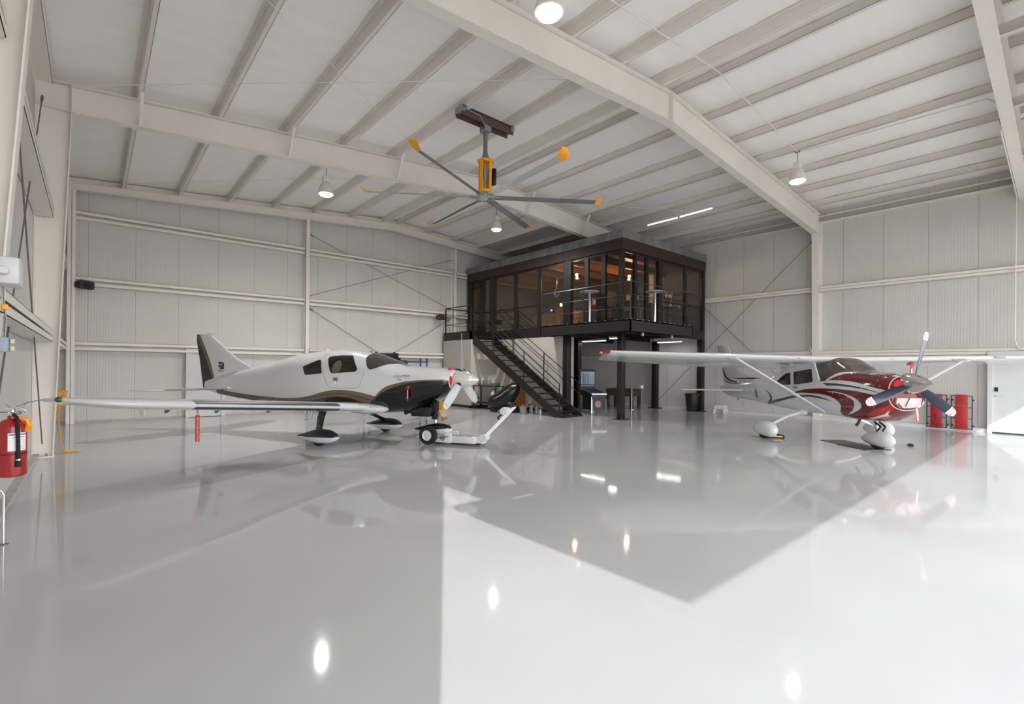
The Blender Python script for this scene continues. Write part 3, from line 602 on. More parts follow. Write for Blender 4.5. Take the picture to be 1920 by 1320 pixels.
for k in range(6):
    a = radians(-35.0+60*k); m.bar((.1*cos(a), .1*sin(a), 0), (.32*cos(a), .32*sin(a), 0), .09, .05)
    for b in (-.1, .1): m.cyl((.16*cos(a+b), .16*sin(a+b), -.05), (.16*cos(a+b), .16*sin(a+b), .06), .014, 6)
m.build('hub', M_ALU, F)
for k in range(6):
    a = radians(-35.0+60*k); ca, sa = cos(a), sin(a)
    def P(r, w, h): return (r*ca-w*sa, r*sa+w*ca, h)
    prof = [(-.075, 0), (-.03, .016), (.02, .018), (.075, -.012), (.02, -.002), (-.04, -.008)]
    t = radians(14); pr = [(w*cos(t)+h*sin(t), -w*sin(t)+h*cos(t)) for w, h in prof]
    bl = MB().loft([[P(r, w, h) for w, h in pr] for r in (.22, 2.5)]).build('blade', M_ALU if k % 2 else M_GREYM, F)
    MB().loft([[P(r, w*1.25*s, h*1.6*s+dz) for w, h in pr] for r, s, dz in ((2.5, 1, 0), (2.58, 1.08, .02), (2.65, 1.05, .07), (2.67, .95, .1))]).build('blade_tip', M_YEL, bl)

# ---------------------------------------------------------------- high-bay lamps
def high_bay(x, y, ztop, zb_, label, cool):
    t = thing('high_bay_lamp', label, 'high bay lamp', (x, y, zb_), group='high bay lamps under the roof')
    h = ztop-zb_
    MB().tube([(0, 0, .5), (0, 0, h)], .008, 6).build('hanger', M_GREYM, t)
    MB().lathe([(.03, h-.02), (.06, h-.015), (.06, h)], n=16).build('canopy', M_GALV, t)
    MB().rbox(-.085, -.07, .34, .085, .07, .5, .012).build('ballast_box', M_STEEL, t)
    MB().lathe([(.05, .36), (.09, .33), (.15, .25), (.18, .12), (.19, .06), (.2, .04), (.195, .03)], n=36).build('reflector', M_GALV if cool == 2 else M_STEEL, t)
    MB().lathe([(0, -.035), (.08, -.03), (.15, -.005), (.18, .04), (.18, .05)], n=32).build('lens', M_BULBC if cool else M_BULB, t)
    l = bpy.data.lights.new('lamp_light', 'SPOT'); l.energy = 60 if y < -10 else 420; l.spot_size = radians(165); l.spot_blend = 1; l.shadow_soft_size = .06; l.color = (1, .975, .94)
    lo = bpy.data.objects.new('lamp_light', l); COL.objects.link(lo); lo.location = (x, y, zb_-.06)
high_bay(6.16, -4.95, zt(6.16), 6.12, 'round high bay lamp above the low-wing airplane cabin', 0)
high_bay(12.13, -4.7, zt(12.13), 6.4, 'round high bay lamp seen just under the fan hub', 0)
high_bay(6.0, -13.36, zt(6.1), 6.2, 'round high bay lamp overhead at the top of the picture', 1)
high_bay(14.8, -13.32, zt(14.8), 6.3, 'round high bay lamp above the red airplane', 1)
# conduits on the roof
m = MB(); pts = [(6.0, -13.36, zt(6.0)-.02), (RX, -13.36, zt(RX)-.02), (14.8, -13.33, zt(14.8)-.02)]
m.tube(pts, .012, 6)
for x in (7.3, 8.8, 10.2, 12.1, 13.4): m.tube([(x-.03, -13.36, zt(x)-.02), (x+.03, -13.36, zt(x)-.02)], .02, 6)
m.build('electrical_conduit', M_STEEL, label='thin conduit crossing the purlins between the two lamps nearer the door', cat='conduit')
m = MB().tube([(14.8, -13.4, zt(14.8)-.03), (14.85, -15.2, zt(14.8)-.03), (14.9, -16.7, zt(14.8)-.05), (15.1, -16.85, zt(15.1)-.1)], .018, 8)
m.build('electrical_conduit', M_STEEL, label='conduit running along a purlin from the lamp above the red airplane', cat='conduit')
p = [(x, -16.88, zb(x)-.03) for x in (15.1, 16, 17, 18, 19.3)]
MB().tube(p+[(19.5, -16.86, 5.9), (19.56, -16.84, 2.6), (19.56, -16.85, 2.4), (19.56, -16.9, 2.24), (19.56, -17.0, 2.19), (19.56, -17.6, 2.18)], .014, 8).build('electrical_conduit', M_STEEL, label='conduit down the wall that bends over the sunlit door', cat='conduit')
MB().rbox(15.02, -16.96, zt(15.1)-.5, 15.22, -16.86, zt(15.1)-.44, .01).build('junction_box', M_GALV, label='small grey junction box on the rafter by the hangar door', cat='junction box')
MB().tube([(15.3, -17.15, zt(15.1)-.47), (15.6, -17.2, 6.7), (15.9, -17.5, 6.85), (16.4, -17.9, 6.9)], .012, 6).build('cable', M_GREYM, label='loose grey cable looping from the junction box by the hangar door', cat='cable')
# speakers
def speaker(x, y, z, rz, label):
    t = thing('wall_speaker', label, 'speaker', (x, y, z), rz, group='black wall speakers')
    MB().loft([[(a, b, c) for a, b, c in ((-.17, d, -.1*s), (-.12, d, -.12*s), (.12, d, -.12*s), (.17, d, -.1*s), (.17, d, .1*s), (.12, d, .12*s), (-.12, d, .12*s), (-.17, d, .1*s))] for d, s in ((-.16, .8), (-.12, 1), (.02, .85), (.08, .6))]).build('cabinet', M_BLKP, t)
    MB().lathe([(.085, 0), (.09, .012), (.03, .004), (0, .01)], c=(0, -.16, 0), ax=(0, -1, 0), n=24).build('cone', M_RUB, t)
    MB().box(-.02, .05, -.02, .02, .12, .16).build('bracket', M_BLACK, t)
speaker(1.34, -.12, 3.78, .5, 'black speaker on the end wall girt by the corner column')
speaker(12.78, -.12, 3.76, -.2, 'black speaker on the end wall girt beside the stair landing')
# ---------------------------------------------------------------- things on the column by the camera
w = thing('gate_operator', 'white boxy motor unit fixed high on the column above the extinguisher', 'motor unit', (1.1, -12.62, 2.29))
MB().rbox(-.16, -.14, -.1, .03, .16, .1, .02).build('housing', M_WHT, w)
MB().rbox(-.2, -.2, -.04, -.02, -.14, .02, .02).build('arm', M_WHT, w)
j = thing('junction_box', 'blue-grey junction box with cream outlets and a cable above the extinguisher', 'junction box', (1.03, -12.5, 1.75))
MB().rbox(-.05, -.07, -.055, .025, .07, .055, .006).build('box', mat('blue_grey_paint', '#9aa7b5', .5), j)
MB().rbox(.03, .0, .01, .055, .04, .045, .004).rbox(.03, .0, -.045, .055, .04, -.01, .004).build('outlet', mat('cream_plastic', '#d9d0ac', .5), j)
MB().tube([(0, .02, .05), (.005, .02, .2), (-.005, .02, .32), (-.01, .02, .45)], .006, 6).build('cable', M_GREYM, j)
MB().rbox(-.018, .0, .27, .018, .04, .31, .005).build('cable_clip', M_YEL, j)
sg = thing('safety_sign', 'narrow red and white safety sign on the column above the extinguisher', 'sign', (1.0, -12.42, 1.5))
MB().box(-.12, -.005, -.22, -.012, .0, .2).build('sign_face', M_PAPER, sg)
MB().box(-.12, -.009, .12, -.012, -.005, .19).box(-.12, -.009, -.2, -.018, -.005, .06).build('red_print', M_RED, sg)
e = thing('fire_extinguisher', 'red fire extinguisher with a black hose and yellow tag hung on the column', 'fire extinguisher', (1.085, -12.6, .755)); e.scale = (.95, .95, .9)
MB().lathe([(.0, 0), (.07, .0), (.085, .01), (.088, .03), (.088, .4), (.08, .445), (.055, .475), (.028, .485), (.026, .51)], n=40).build('cylinder', mat('extinguisher_red', '#9c1216', .25, coat=.5), e)
MB().cyl((0, 0, .5), (0, 0, .56), .018, 14).cyl((0, 0, .53), (.05, -.03, .53), .012, 10).build('valve', M_CHROME, e)
MB().bar((-.08, .03, .565), (.06, -.03, .575), .022, .01).bar((-.04, .02, .6), (.0, -.0, .56), .02, .008).bar((.0, 0, .56), (.07, -.03, .6), .02, .01).build('handle', M_CHROME, e)
MB().tube([(.03, -.02, .545)]+[(.03+.05*cos(a), -.035, .545+.022*sin(a)) for a in [2*pi*k/14 for k in range(15)]], .003, 5).build('pull_pin', M_CHROME, e)
dh = Vector((.42, -.9, 0)).normalized()
MB().tube([(.0, -.01, .53), (.03, -.065, .5), (.04, -.092, .42), (.042, -.096, .3), (.045, -.098, .15)], [.011, .012, .013, .013, .013], 10).tube([(.045, -.098, .15), (.046, -.098, .09)], [.014, .019], 10).build('hose', M_RUB, e)
MB().cyl((.045, -.098, .143), (.045, -.098, .155), .0165, 12).build('hose_collar', M_CHROME, e)
m = MB(); R_ = .0895
def arc(a0, a1, z0, z1, r, n=12):
    vs = []; fs = []
    for i in range(n+1):
        a = a0+(a1-a0)*i/n; vs += [(r*cos(a), r*sin(a), z0), (r*cos(a), r*sin(a), z1)]
    for i in range(n): fs.append((2*i, 2*i+2, 2*i+3, 2*i+1))
    return m.add(vs, fs)
arc(-1.75, -.45, .22, .37, R_); m.build('instruction_label', M_PAPER, e, fix=False)
m = MB(); arc(-1.7, -.5, .35, .362, R_+.001); arc(-1.5, -.6, .33, .336, R_+.001)
for z in (.31, .295, .28, .262, .245, .232): arc(-1.2, -.52, z, z+.003, R_+.001)
m.build('label_print', mat('blue_print', '#5a78a8', .6), e, fix=False)
MB().lathe([(.0895, .19), (.091, .19), (.091, .198), (.0895, .198)], n=40).build('strap', M_BLACK, e)
MB().tube([(.03, -.02, .5), (.09, -.04, .49)], .004, 5).prism([(-.028, 0), (.02, 0), (.012, .09), (-.018, .1)], lambda a, b, c: (.1+a*.9, -.05-a*.3+c, .375+b), -.002, .002).tube([(.04, -.03, .49), (.085, -.045, .47), (.1, -.05, .42)], .012, 8).build('tag', M_YEL, e)
MB().box(-.11, .02, .05, -.088, .07, .5).tube([(-.12, .0, .54), (-.02, 0, .54)], .004, 5).build('wall_bracket', M_GREYM, e)
b = thing('grab_handle', 'bent chrome tube handle standing on the floor below the extinguisher', 'handle', (.94, -11.65, 0))
MB().tube([(-.12, 0, 0), (-.12, 0, .44), (-.1, 0, .48), (-.06, 0, .5), (-.03, 0, .5), (0, 0, .48), (.015, 0, .44), (.015, 0, 0)], .011, 10).build('tube', M_CHROME, b)
MB().lathe([(.035, 0), (.035, .006), (.02, .012)], c=(.015, 0, 0), n=16).lathe([(.035, 0), (.035, .006), (.02, .012)], c=(-.12, 0, 0), n=16).build('foot_plate', M_GREYM, b)
# air hose
h = thing('air_hose', 'coiled yellow air hose hung on the corner column with its end on the floor', 'hose', (1.06, -5.9, 1.1))
M_HOSE = mat('yellow_hose', '#d9960f', .45)
m = MB()
for k in range(4):
    r = .03+.006*k; q = [(.01*k+r*.5*cos(a), .06+.25*k*.15+.06*sin(a)*.5, -.12-(.34+.03*(k % 3))*(1-cos(a))/2+.12) for a in [2*pi*i/24 for i in range(25)]]; m.tube(q, .009, 6)
for k in range(3):
    q = [(.03+.02*k+.03*cos(a), .9+.15*k+.10*cos(a), -.02-(.26+.02*k)*(1-cos(a+.6))/2) for a in [2*pi*i/24 for i in range(25)]]; m.tube(q, .009, 6)
m.build('coils', M_HOSE, h)
MB().tube([(.03, .1, -.1), (.02, .1, -.5), (.06, .0, -.9), (.12, -.1, -1.06), (.25, -.12, -1.088), (.33, -.08, -1.088), (.28, 0, -1.088), (.1, .05, -1.088), (-.02, .0, -1.088)], .009, 8).build('hose_tail', M_HOSE, h)
MB().tube([(-.02, .06, .22), (0, .06, .1), (.01, .06, .02)], .008, 6).build('fitting', M_GREYM, h)
# ---------------------------------------------------------------- airplane tools
def crom(xs,ys,x):
    n=len(xs)
    if x<=xs[0]: return ys[0]
    if x>=xs[-1]: return ys[-1]
    i=max(k for k in range(n) if xs[k]<=x)
    i=min(i,n-2); h=xs[i+1]-xs[i]; t=(x-xs[i])/h
    def sl(k):
        if k==0: return (ys[1]-ys[0])/(xs[1]-xs[0])
        if k==n-1: return (ys[-1]-ys[-2])/(xs[-1]-xs[-2])
        a=(ys[k]-ys[k-1])/(xs[k]-xs[k-1]); b=(ys[k+1]-ys[k])/(xs[k+1]-xs[k])
        return 0 if a*b<0 else 2*a*b/(a+b) if a+b else 0
    m0,m1=sl(i)*h,sl(i+1)*h; a,b=ys[i],ys[i+1]
    return (2*t**3-3*t*t+1)*a+(t**3-2*t*t+t)*m0+(-2*t**3+3*t*t)*b+(t**3-t*t)*m1
class Fus:
    # rows: s, z top, z bottom, half width, z of widest, exponent
    def __init__(s,rows): s.c=[list(q) for q in zip(*rows)]
    def sec(s,x): return [crom(s.c[0],s.c[k],x) for k in range(1,6)]
    def W(s,x,z):
        zt,zb,a,zc,n=s.sec(x); h=(zt-zc) if z>zc else (zc-zb); u=min(1.,abs(z-zc)/max(h,1e-4))
        return a*(1-u**n)**(1/n)
    def th(s,x,t,off=0.):  # point on the ring at angle t (0 = starboard, pi/2 = top)
        zt,zb,a,zc,n=s.sec(x); c_,s_=math.cos(t),math.sin(t); h=(zt-zc) if s_>0 else (zc-zb)
        w=a*math.copysign(abs(c_)**(2/n),c_); z=zc+h*math.copysign(abs(s_)**(2/n),s_)
        if off:
            gw=math.copysign(abs(w/a)**(n-1)/a,w); gz=math.copysign((abs(z-zc)/h)**(n-1)/h,z-zc); l=math.hypot(gw,gz) or 1
            w+=off*gw/l; z+=off*gz/l
        return w,z
    def on(s,x,z,side,off=.004):
        zt,zb,a,zc,n=s.sec(x); z=min(max(z,zb+1e-3),zt-1e-3); w=s.W(x,z); h=(zt-zc) if z>zc else (zc-zb)
        gw=(w/a)**(n-1)/a; gz=math.copysign((abs(z-zc)/h)**(n-1)/h,z-zc); l=math.hypot(gw,gz) or 1
        return side*(w+off*gw/l), z+off*gz/l
FA=Fus([(-4.55,1.22,1.0,.04,1.1,2),(-3.9,1.40,.87,.13,1.1,2),(-3.08,1.55,.78,.24,1.12,2.1),(-2.26,1.72,.70,.36,1.12,2.2),(-1.62,1.87,.64,.49,1.12,2.3),(-1.0,1.95,.60,.58,1.15,2.3),(-.27,2.0,.58,.62,1.15,2.35),(.44,1.93,.60,.62,1.15,2.35),(.92,1.79,.62,.60,1.15,2.3),(1.38,1.645,.65,.56,1.16,2.3),(1.65,1.625,.70,.53,1.2,2.3),(1.94,1.62,.84,.50,1.25,2.3),(2.28,1.60,1.0,.42,1.31,2.3),(2.47,1.555,1.12,.33,1.345,2.3)])
FB=Fus([(-5.05,1.08,.95,.03,1.0,2),(-4.6,1.14,.80,.09,1.0,2.2),(-3.9,1.22,.73,.19,1.0,2.5),(-2.7,1.36,.70,.33,1.02,2.8),(-1.7,1.52,.65,.44,1.05,3.2),(-1.1,1.74,.62,.51,1.08,3.6),(-.5,1.90,.60,.53,1.1,3.8),(.3,1.92,.60,.53,1.1,3.8),(.62,1.90,.60,.53,1.1,3.4),(1.0,1.74,.59,.52,1.1,3.0),(1.28,1.60,.58,.51,1.1,2.8),(1.7,1.585,.60,.49,1.12,2.7),(2.0,1.57,.72,.45,1.16,2.6),(2.18,1.53,.86,.38,1.2,2.5)])

def fuselage(F, m, parent, name='fuselage', n=56, ds=.07):
    s0, s1 = F.c[0][0], F.c[0][-1]; N = int((s1-s0)/ds); rings = []
    for i in range(N+1):
        s = s0+(s1-s0)*i/N; rings.append([(s, -F.th(s, 2*pi*k/n)[0], F.th(s, 2*pi*k/n)[1]) for k in range(n)])
    return MB().loft(rings).build(name, m, parent, angle=50)
def decal(F, polys, m, parent, name, sides=(1, -1), off=.004, step=.035, **k):
    mbs = {s: MB() for s in sides}
    for poly in polys:
        pts = []
        for (a, b) in zip(poly, poly[1:]+poly[:1]):
            d = hypot(b[0]-a[0], b[1]-a[1]); c = max(1, int(d/step))
            pts += [(a[0]+(b[0]-a[0])*i/c, a[1]+(b[1]-a[1])*i/c) for i in range(c)]
        xs = [p[0] for p in pts]; zs = [p[1] for p in pts]; np_ = len(pts)
        def inside(x, z):
            r = False
            for i in range(np_):
                (xa, za), (xb, zb_) = pts[i], pts[i-1]
                if (za > z) != (zb_ > z) and x < (xb-xa)*(z-za)/(zb_-za)+xa: r = not r
            return r
        inner = []; x = min(xs)+step/2
        while x < max(xs):
            z = min(zs)+step/2
            while z < max(zs):
                if inside(x, z) and all(hypot(x-q[0], z-q[1]) > step*.5 for q in pts): inner.append((x, z))
                z += step
            x += step
        vs, es, fs, *_ = delaunay_2d_cdt([Vector(p) for p in pts+inner], [(i, (i+1) % np_) for i in range(np_)], [], 1, 1e-5)
        fs = [f for f in fs if inside(sum(vs[i][0] for i in f)/len(f), sum(vs[i][1] for i in f)/len(f))]
        for sd in sides:
            P = []
            for v in vs:
                w, z = F.on(v[0], v[1], sd, off); P.append((v[0], -w, z))
            mbs[sd].add(P, fs if sd > 0 else [f[::-1] for f in fs])
    for sd in sides: o = mbs[sd].build(name, m, parent, fix=False, angle=80, **k)
    return o
def belly(F, s0, s1, zf, m, parent, name, off=.0045, ns=60, na=24):      # paint wrapped under the fuselage
    mb = MB(); rings = []
    for i in range(ns+1):
        s = s0+(s1-s0)*i/ns; zt_, zbo, a, zc, n = F.sec(s); t = math.asin(min(1, (zc-zf(s))/(zc-zbo))**(n/2))
        rings.append([(s, -F.th(s, -t-(pi-2*t)*k/na, off)[0], F.th(s, -t-(pi-2*t)*k/na, off)[1]) for k in range(na+1)])
    return mb.loft(rings, close=False).build(name, m, parent, fix=False, angle=60)
def smooth_curve(pts, n=6, closed=False):     # Catmull-Rom through pts
    out = []; P = pts if closed else [pts[0]]+pts+[pts[-1]]; N = len(pts) if closed else len(pts)-1
    for i in range(N):
        p0, p1, p2, p3 = (P[(i-1) % len(P)], P[i], P[(i+1) % len(P)], P[(i+2) % len(P)]) if closed else P[i:i+4]
        for j in range(n):
            t = j/n; out.append(tuple(.5*((2*b)+(c-a)*t+(2*a-5*b+4*c-d)*t*t+(-a+3*b-3*c+d)*t**3) for a, b, c, d in zip(p0, p1, p2, p3)))
    if not closed: out.append(pts[-1])
    return out
def naca(x, t): return 5*t*(.2969*sqrt(x)-.126*x-.3516*x*x+.2843*x**3-.1036*x**4)
def wing(mb, secs, vert=False, n=14, fa=0., fb=1., off=0., camber=.02, inc=0.):
    # secs: (span coordinate, s of leading edge, chord, height, thickness)
    rings = []
    for w, sl, c, z, t in secs:
        a = fa(w) if callable(fa) else fa; b = fb(w) if callable(fb) else fb
        xs = [a+(b-a)*(1-cos(pi*i/n))/2 for i in range(n+1)]
        up = [(x, naca(x, t)+off/c+4*camber*x*(1-x)) for x in xs]; lo = [(x, -naca(x, t)*(.85 if camber else 1)-off/c+4*camber*x*(1-x)) for x in xs]
        ring = up+lo[::-1] if a > 0 else up+lo[::-1][:-1]
        rings.append([(sl-x*c, z+0*y, w) if False else ((sl-x*c, y*c, w) if vert else (sl-x*c, -w, z+y*c-x*c*inc)) for x, y in ring])
    return mb.loft(rings)
def blades(parent, hub, R, angs, mface, mtips, root=.09, wmax=.17, pitch=38, names=('propeller_blade', 'tip_stripe'), mback=None):
    hs, hz = hub
    for a in angs:
        def sec(r):
            t = r/R; c = wmax*(.45+1.9*t-1.5*t*t)*(1 if t < .9 else max(.25, sqrt(max(0, 1-((t-.9)/.105)**2)))); pa = radians(pitch*(1.25-t)+8)
            pts = []
            for i in range(12):
                u = 2*pi*i/12; x = cos(u)*c/2; y = sin(u)*.012*(1.6-t)
                # chord lies in the disc plane turned by the pitch
                across = x*cos(pa)-y*sin(pa); fore = x*sin(pa)+y*cos(pa)
                w = r*sin(a)+across*cos(a); z = r*cos(a)-across*sin(a)
                pts.append((hs+fore, -w, hz+z))
            return pts
        b = MB().loft([sec(r) for r in [root+(R*.84-root)*k/14 for k in range(15)]]).build(names[0], mface, parent)
        MB().loft([sec(R*q) for q in (.84, .88, .92, .95, .975, .995)]).build('blade_tip', M_GLOSSW, b)
        if mtips:
            for q in (.87, .915): MB().loft([[(p[0], p[1], p[2]) for p in sec(R*r)] for r in (q, q+.022)]).build(names[1], mtips, b).scale = (1.0, 1.0, 1.0)
def fairing(parent, rows, mtop, mbot, y, name='wheel_fairing', zsplit=None):
    Fq = Fus(rows); n = 36; s0, s1 = rows[0][0], rows[-1][0]; rings = []
    N = 28
    for i in range(N+1):
        s = s0+(s1-s0)*i/N; rings.append([(s, y-Fq.th(s, 2*pi*k/n)[0], Fq.th(s, 2*pi*k/n)[1]) for k in range(n)])
    f = MB().loft(rings).build(name, mbot, parent, angle=60)
    if mtop:
        rings = []
        for i in range(N+1):
            s = s0+(s1-s0)*i/N; rings.append([(s, y-Fq.th(s, pi*k/18, .003)[0], Fq.th(s, pi*k/18, .003)[1]) for k in range(19)])
        MB().loft(rings, close=False).build('fairing_top', mtop, f, fix=False, angle=60)
    return f
def wheel(parent, s, y, z, r, w, mt=None, hub=None, name='wheel'):
    t = MB().lathe([(r*.55, -w/2), (r*.9, -w/2), (r, -w*.3), (r, w*.3), (r*.9, w/2), (r*.55, w/2), (r*.55, -w/2)], c=(s, y, z), ax=(0, 1, 0), n=36, caps=False).build(name, mt or M_TYRE, parent)
    m = MB().lathe([(0, -w*.42), (r*.3, -w*.42), (r*.42, -w*.36), (r*.56, -w*.5), (r*.58, -w*.48), (r*.58, w*.48), (r*.42, w*.36), (0, w*.42)], c=(s, y, z), ax=(0, 1, 0), n=30)
    for k in range(5):
        a = 2*pi*k/5; m.cyl((s+r*.3*cos(a), y-w*.5, z+r*.3*sin(a)), (s+r*.3*cos(a), y-w*.36, z+r*.3*sin(a)), .012, 6)
    m.build('hub', hub or M_WHT, t)
    return t
def streamer(parent, p, L_, label=None, tilt=(0, 0), wd=.045, ydir=(0, 1, 0), txt=True):
    x, y, z = p; u = Vector(ydir).normalized(); d = Vector((tilt[0], tilt[1], -1)).normalized(); m = MB(); n = u.cross(d).normalized()
    q0 = Vector(p); q1 = q0+d*L_; a = u*wd/2; e = n*.002
    m.add([q0-a-e, q0+a-e, q1+a-e, q1-a-e, q0-a+e, q0+a+e, q1+a+e, q1-a+e], [(3, 2, 1, 0), (4, 5, 6, 7), (0, 1, 5, 4), (1, 2, 6, 5), (2, 3, 7, 6), (3, 0, 4, 7)])
    o = m.build('streamer', M_RED, parent)
    if txt:
        for sgn in (1, -1):
            text('REMOVE BEFORE FLIGHT', M_PAPER, o, q0+d*(L_*.06)+n*sgn*.004-u*sgn*wd*.28*(-1 if False else 1), d, u*sgn, L_*.085, name='lettering', depth=.0005)
    return o

# ---------------------------------------------------------------- low-wing airplane
A = thing('low_wing_airplane', 'white, black and bronze low-wing airplane with its nose on a white tug', 'airplane', (6.07, -7.22, 0), atan2(-2.08, 1.24))
fuselage(FA, M_GLOSSW, A)
goldA = [(-4.1, 1.06), (-3.62, .985), (-3.0, .93), (-2.2, .89), (-1.6, .885), (-1.23, .905), (-.81, .961), (-.51, 1.036), (-.24, 1.091), (.07, 1.114), (.4, 1.09), (.64, 1.053), (.893, .995)]
goldB = [(.893, .995), (.80, .91), (.70, .822), (.49, .877), (.256, .94), (0, .965), (-.254, .955), (-.53, .905), (-.83, .855), (-1.23, .83), (-1.7, .82), (-2.4, .83), (-3.2, .87), (-4.1, .97)]
gA = smooth_curve(goldA, 4)
decal(FA, [gA+smooth_curve(goldB[2:], 4)], M_GOLD, A, 'bronze_stripe')
archT = smooth_curve([(.893, 1.0), (1.109, 1.185), (1.383, 1.275), (1.57, 1.313), (1.883, 1.345), (2.2, 1.358), (2.46, 1.366)], 4)
archB = smooth_curve([(2.46, 1.335), (2.2, 1.328), (1.886, 1.315), (1.57, 1.262), (1.36, 1.203), (1.109, 1.105), (.93, .985)], 4)
decal(FA, [archT+archB], M_GOLD, A, 'bronze_stripe')
lowb = [(2.46, 1.335)]+[(s, FA.sec(s)[1]+.004) for s in (2.46, 2.36, 2.28, 2.1, 1.94, 1.8, 1.65, 1.5, 1.38, 1.1, .92, .7, .45)]+[(.3, FA.sec(.3)[1]+.004), (.3, .86), (.49, .86), (.70, .822)]
decal(FA, [archB+[(.893, .995), (.80, .91), (.70, .822), (.49, .86), (.3, .8)]+[(s, FA.sec(s)[1]+.012) for s in (.3, .45, .7, .92, 1.1, 1.38, 1.5, 1.65, 1.8, 1.94, 2.1, 2.28, 2.36, 2.46)]], M_GLOSSK, A, 'black_belly_paint')
decal(FA, [smooth_curve(goldB[2:], 4)+[(s, FA.sec(s)[1]+.012) for s in (-4.1, -3.6, -3.08, -2.6, -2.26, -1.9, -1.62, -1.2, -.8, -.27, .0, .3, .5, .69)]], M_GLOSSK, A, 'black_belly_paint')
belly(FA, -4.1, 2.465, lambda s: FA.sec(s)[1]+.05, M_GLOSSK, A, 'black_belly_paint')
# thin dark pin line within the bronze band
pl = smooth_curve([(-1.2, .865), (-.81, .915), (-.5, .975), (-.2, 1.015), (.1, 1.035), (.4, 1.01), (.62, .965), (.8, .915)], 4)
decal(FA, [pl+[(x, z-.012) for x, z in pl[::-1]]], M_GLOSSK, A, 'pin_stripe', off=.006)
def rounded(poly, r=.05, n=4):
    out = []; N = len(poly)
    for i in range(N):
        p = Vector(poly[i]); a = (Vector(poly[i-1])-p); b = (Vector(poly[(i+1) % N])-p); ra = min(r, a.length*.45); rb = min(r, b.length*.45)
        q0 = p+a.normalized()*ra; q1 = p+b.normalized()*rb
        out += [tuple((1-t)**2*q0+2*t*(1-t)*p+t*t*q1) for t in [k/n for k in range(n+1)]]
    return out
winA = mat('tinted_cabin_glass', '#15130f', .05, coat=.5, noise=.3, nscale=3)
w = decal(FA, [rounded([(-1.056, 1.607), (-.63, 1.765), (-.57, 1.74), (-.46, 1.475), (-.5, 1.455), (-.94, 1.42)], .035)], M_DKGLASS, A, 'rear_window')
w = decal(FA, [rounded([(-.41, 1.80), (-.36, 1.835), (-.1, 1.855), (.17, 1.855), (.21, 1.83), (.43, 1.56), (.40, 1.505), (-.2, 1.462), (-.25, 1.5)], .04)], winA, A, 'door_window')
decal(FA, [rounded([(-.2, 1.47), (-.02, 1.485), (.03, 1.6), (-.01, 1.72), (-.1, 1.755), (-.18, 1.7), (-.22, 1.6)], .05)], mat('seat_leather_seen_through_glass', '#6e614f', .4), w, 'seat_headrest', off=.0055)
# windscreen wrapped over the nose of the cabin
def wrap(F, s0, s1, zb_, m, parent, name, off=.005, ns=22, na=28):
    mb = MB(); rings = []
    for i in range(ns+1):
        s = s0+(s1-s0)*i/ns; zt_, zbo, a, zc, n = F.sec(s); z = min(zb_(s), zt_-.004)
        th = math.asin(min(1, max(0, (z-zc)/(zt_-zc)))**(n/2))
        rings.append([(s, -F.th(s, th+(pi-2*th)*k/na, off)[0], F.th(s, th+(pi-2*th)*k/na, off)[1]) for k in range(na+1)])
    return mb.loft(rings, close=False).build(name, m, parent, fix=False, angle=60)
M_WSA = mat('windscreen_glass', '#2e2c28', .04, coat=.7, spec=.8)
def zwA(s): return crom([.50, .58, .66, .72, .80, .95, 1.06, 1.2, 1.38], [1.84, 1.70, 1.585, 1.553, 1.57, 1.635, 1.67, 1.685, 1.66], s)
wrap(FA, .52, 1.385, zwA, M_WSA, A, 'windscreen')
# door outline and hardware
dl = rounded([(-.56, 1.885), (.42, 1.9), (.62, 1.5), (.5, 1.157), (-.26, 1.153), (-.42, 1.46)], .08)
m = MB(); q = []
for (x, z) in dl+dl[:1]:
    w_, z_ = FA.on(x, min(z, FA.sec(x)[0]-.03), 1, .002); q.append((x, -w_, z_))
m.tube(q, .0035, 4); m.build('door_seam', M_GREYM, A)
MB().rbox(-.12, -.6305, 1.235, -.06, -.625, 1.3, .002).build('door_badge', M_PAPER, A)
sh_ = rounded([(-.16, 1.375), (-.02, 1.375), (-.03, 1.29), (-.085, 1.245), (-.145, 1.29)], .02)
decal(FA, [sh_], M_ALU, A, 'shield_emblem', sides=(1,), off=.005, step=.02)
decal(FA, [[(-.145, 1.365), (-.04, 1.365), (-.085, 1.3)], [(-.03, 1.36), (-.022, 1.36), (-.06, 1.262), (-.066, 1.268)]], M_GREYM, A, 'shield_mark', sides=(1,), off=.007, step=.02)
MB().ball((-.80, 0, 1.975), .06, .05, .05, n=14, m=8).build('roof_antenna', M_GLOSSW, A)
MB().ball((-3.3, 0, 1.56), .05, .03, .06, n=12, m=8).build('roof_antenna', M_GLOSSW, A)
# cowl name
for t_, s_, z_, sz in (('COLUMBIA', 1.285, 1.385, .075), ('400', 1.39, 1.325, .06)):
    w_, zz2 = FA.on(s_, z_, 1, .008); w2, zz3 = FA.on(s_+.33, z_+.02, 1, .008)
    text(t_, mat('engraved_grey', '#7b7d80', .5), A, (s_, -w_, zz2), (.33, -(w2-w_), zz3-zz2), (0, .25, 1), sz, depth=.001)
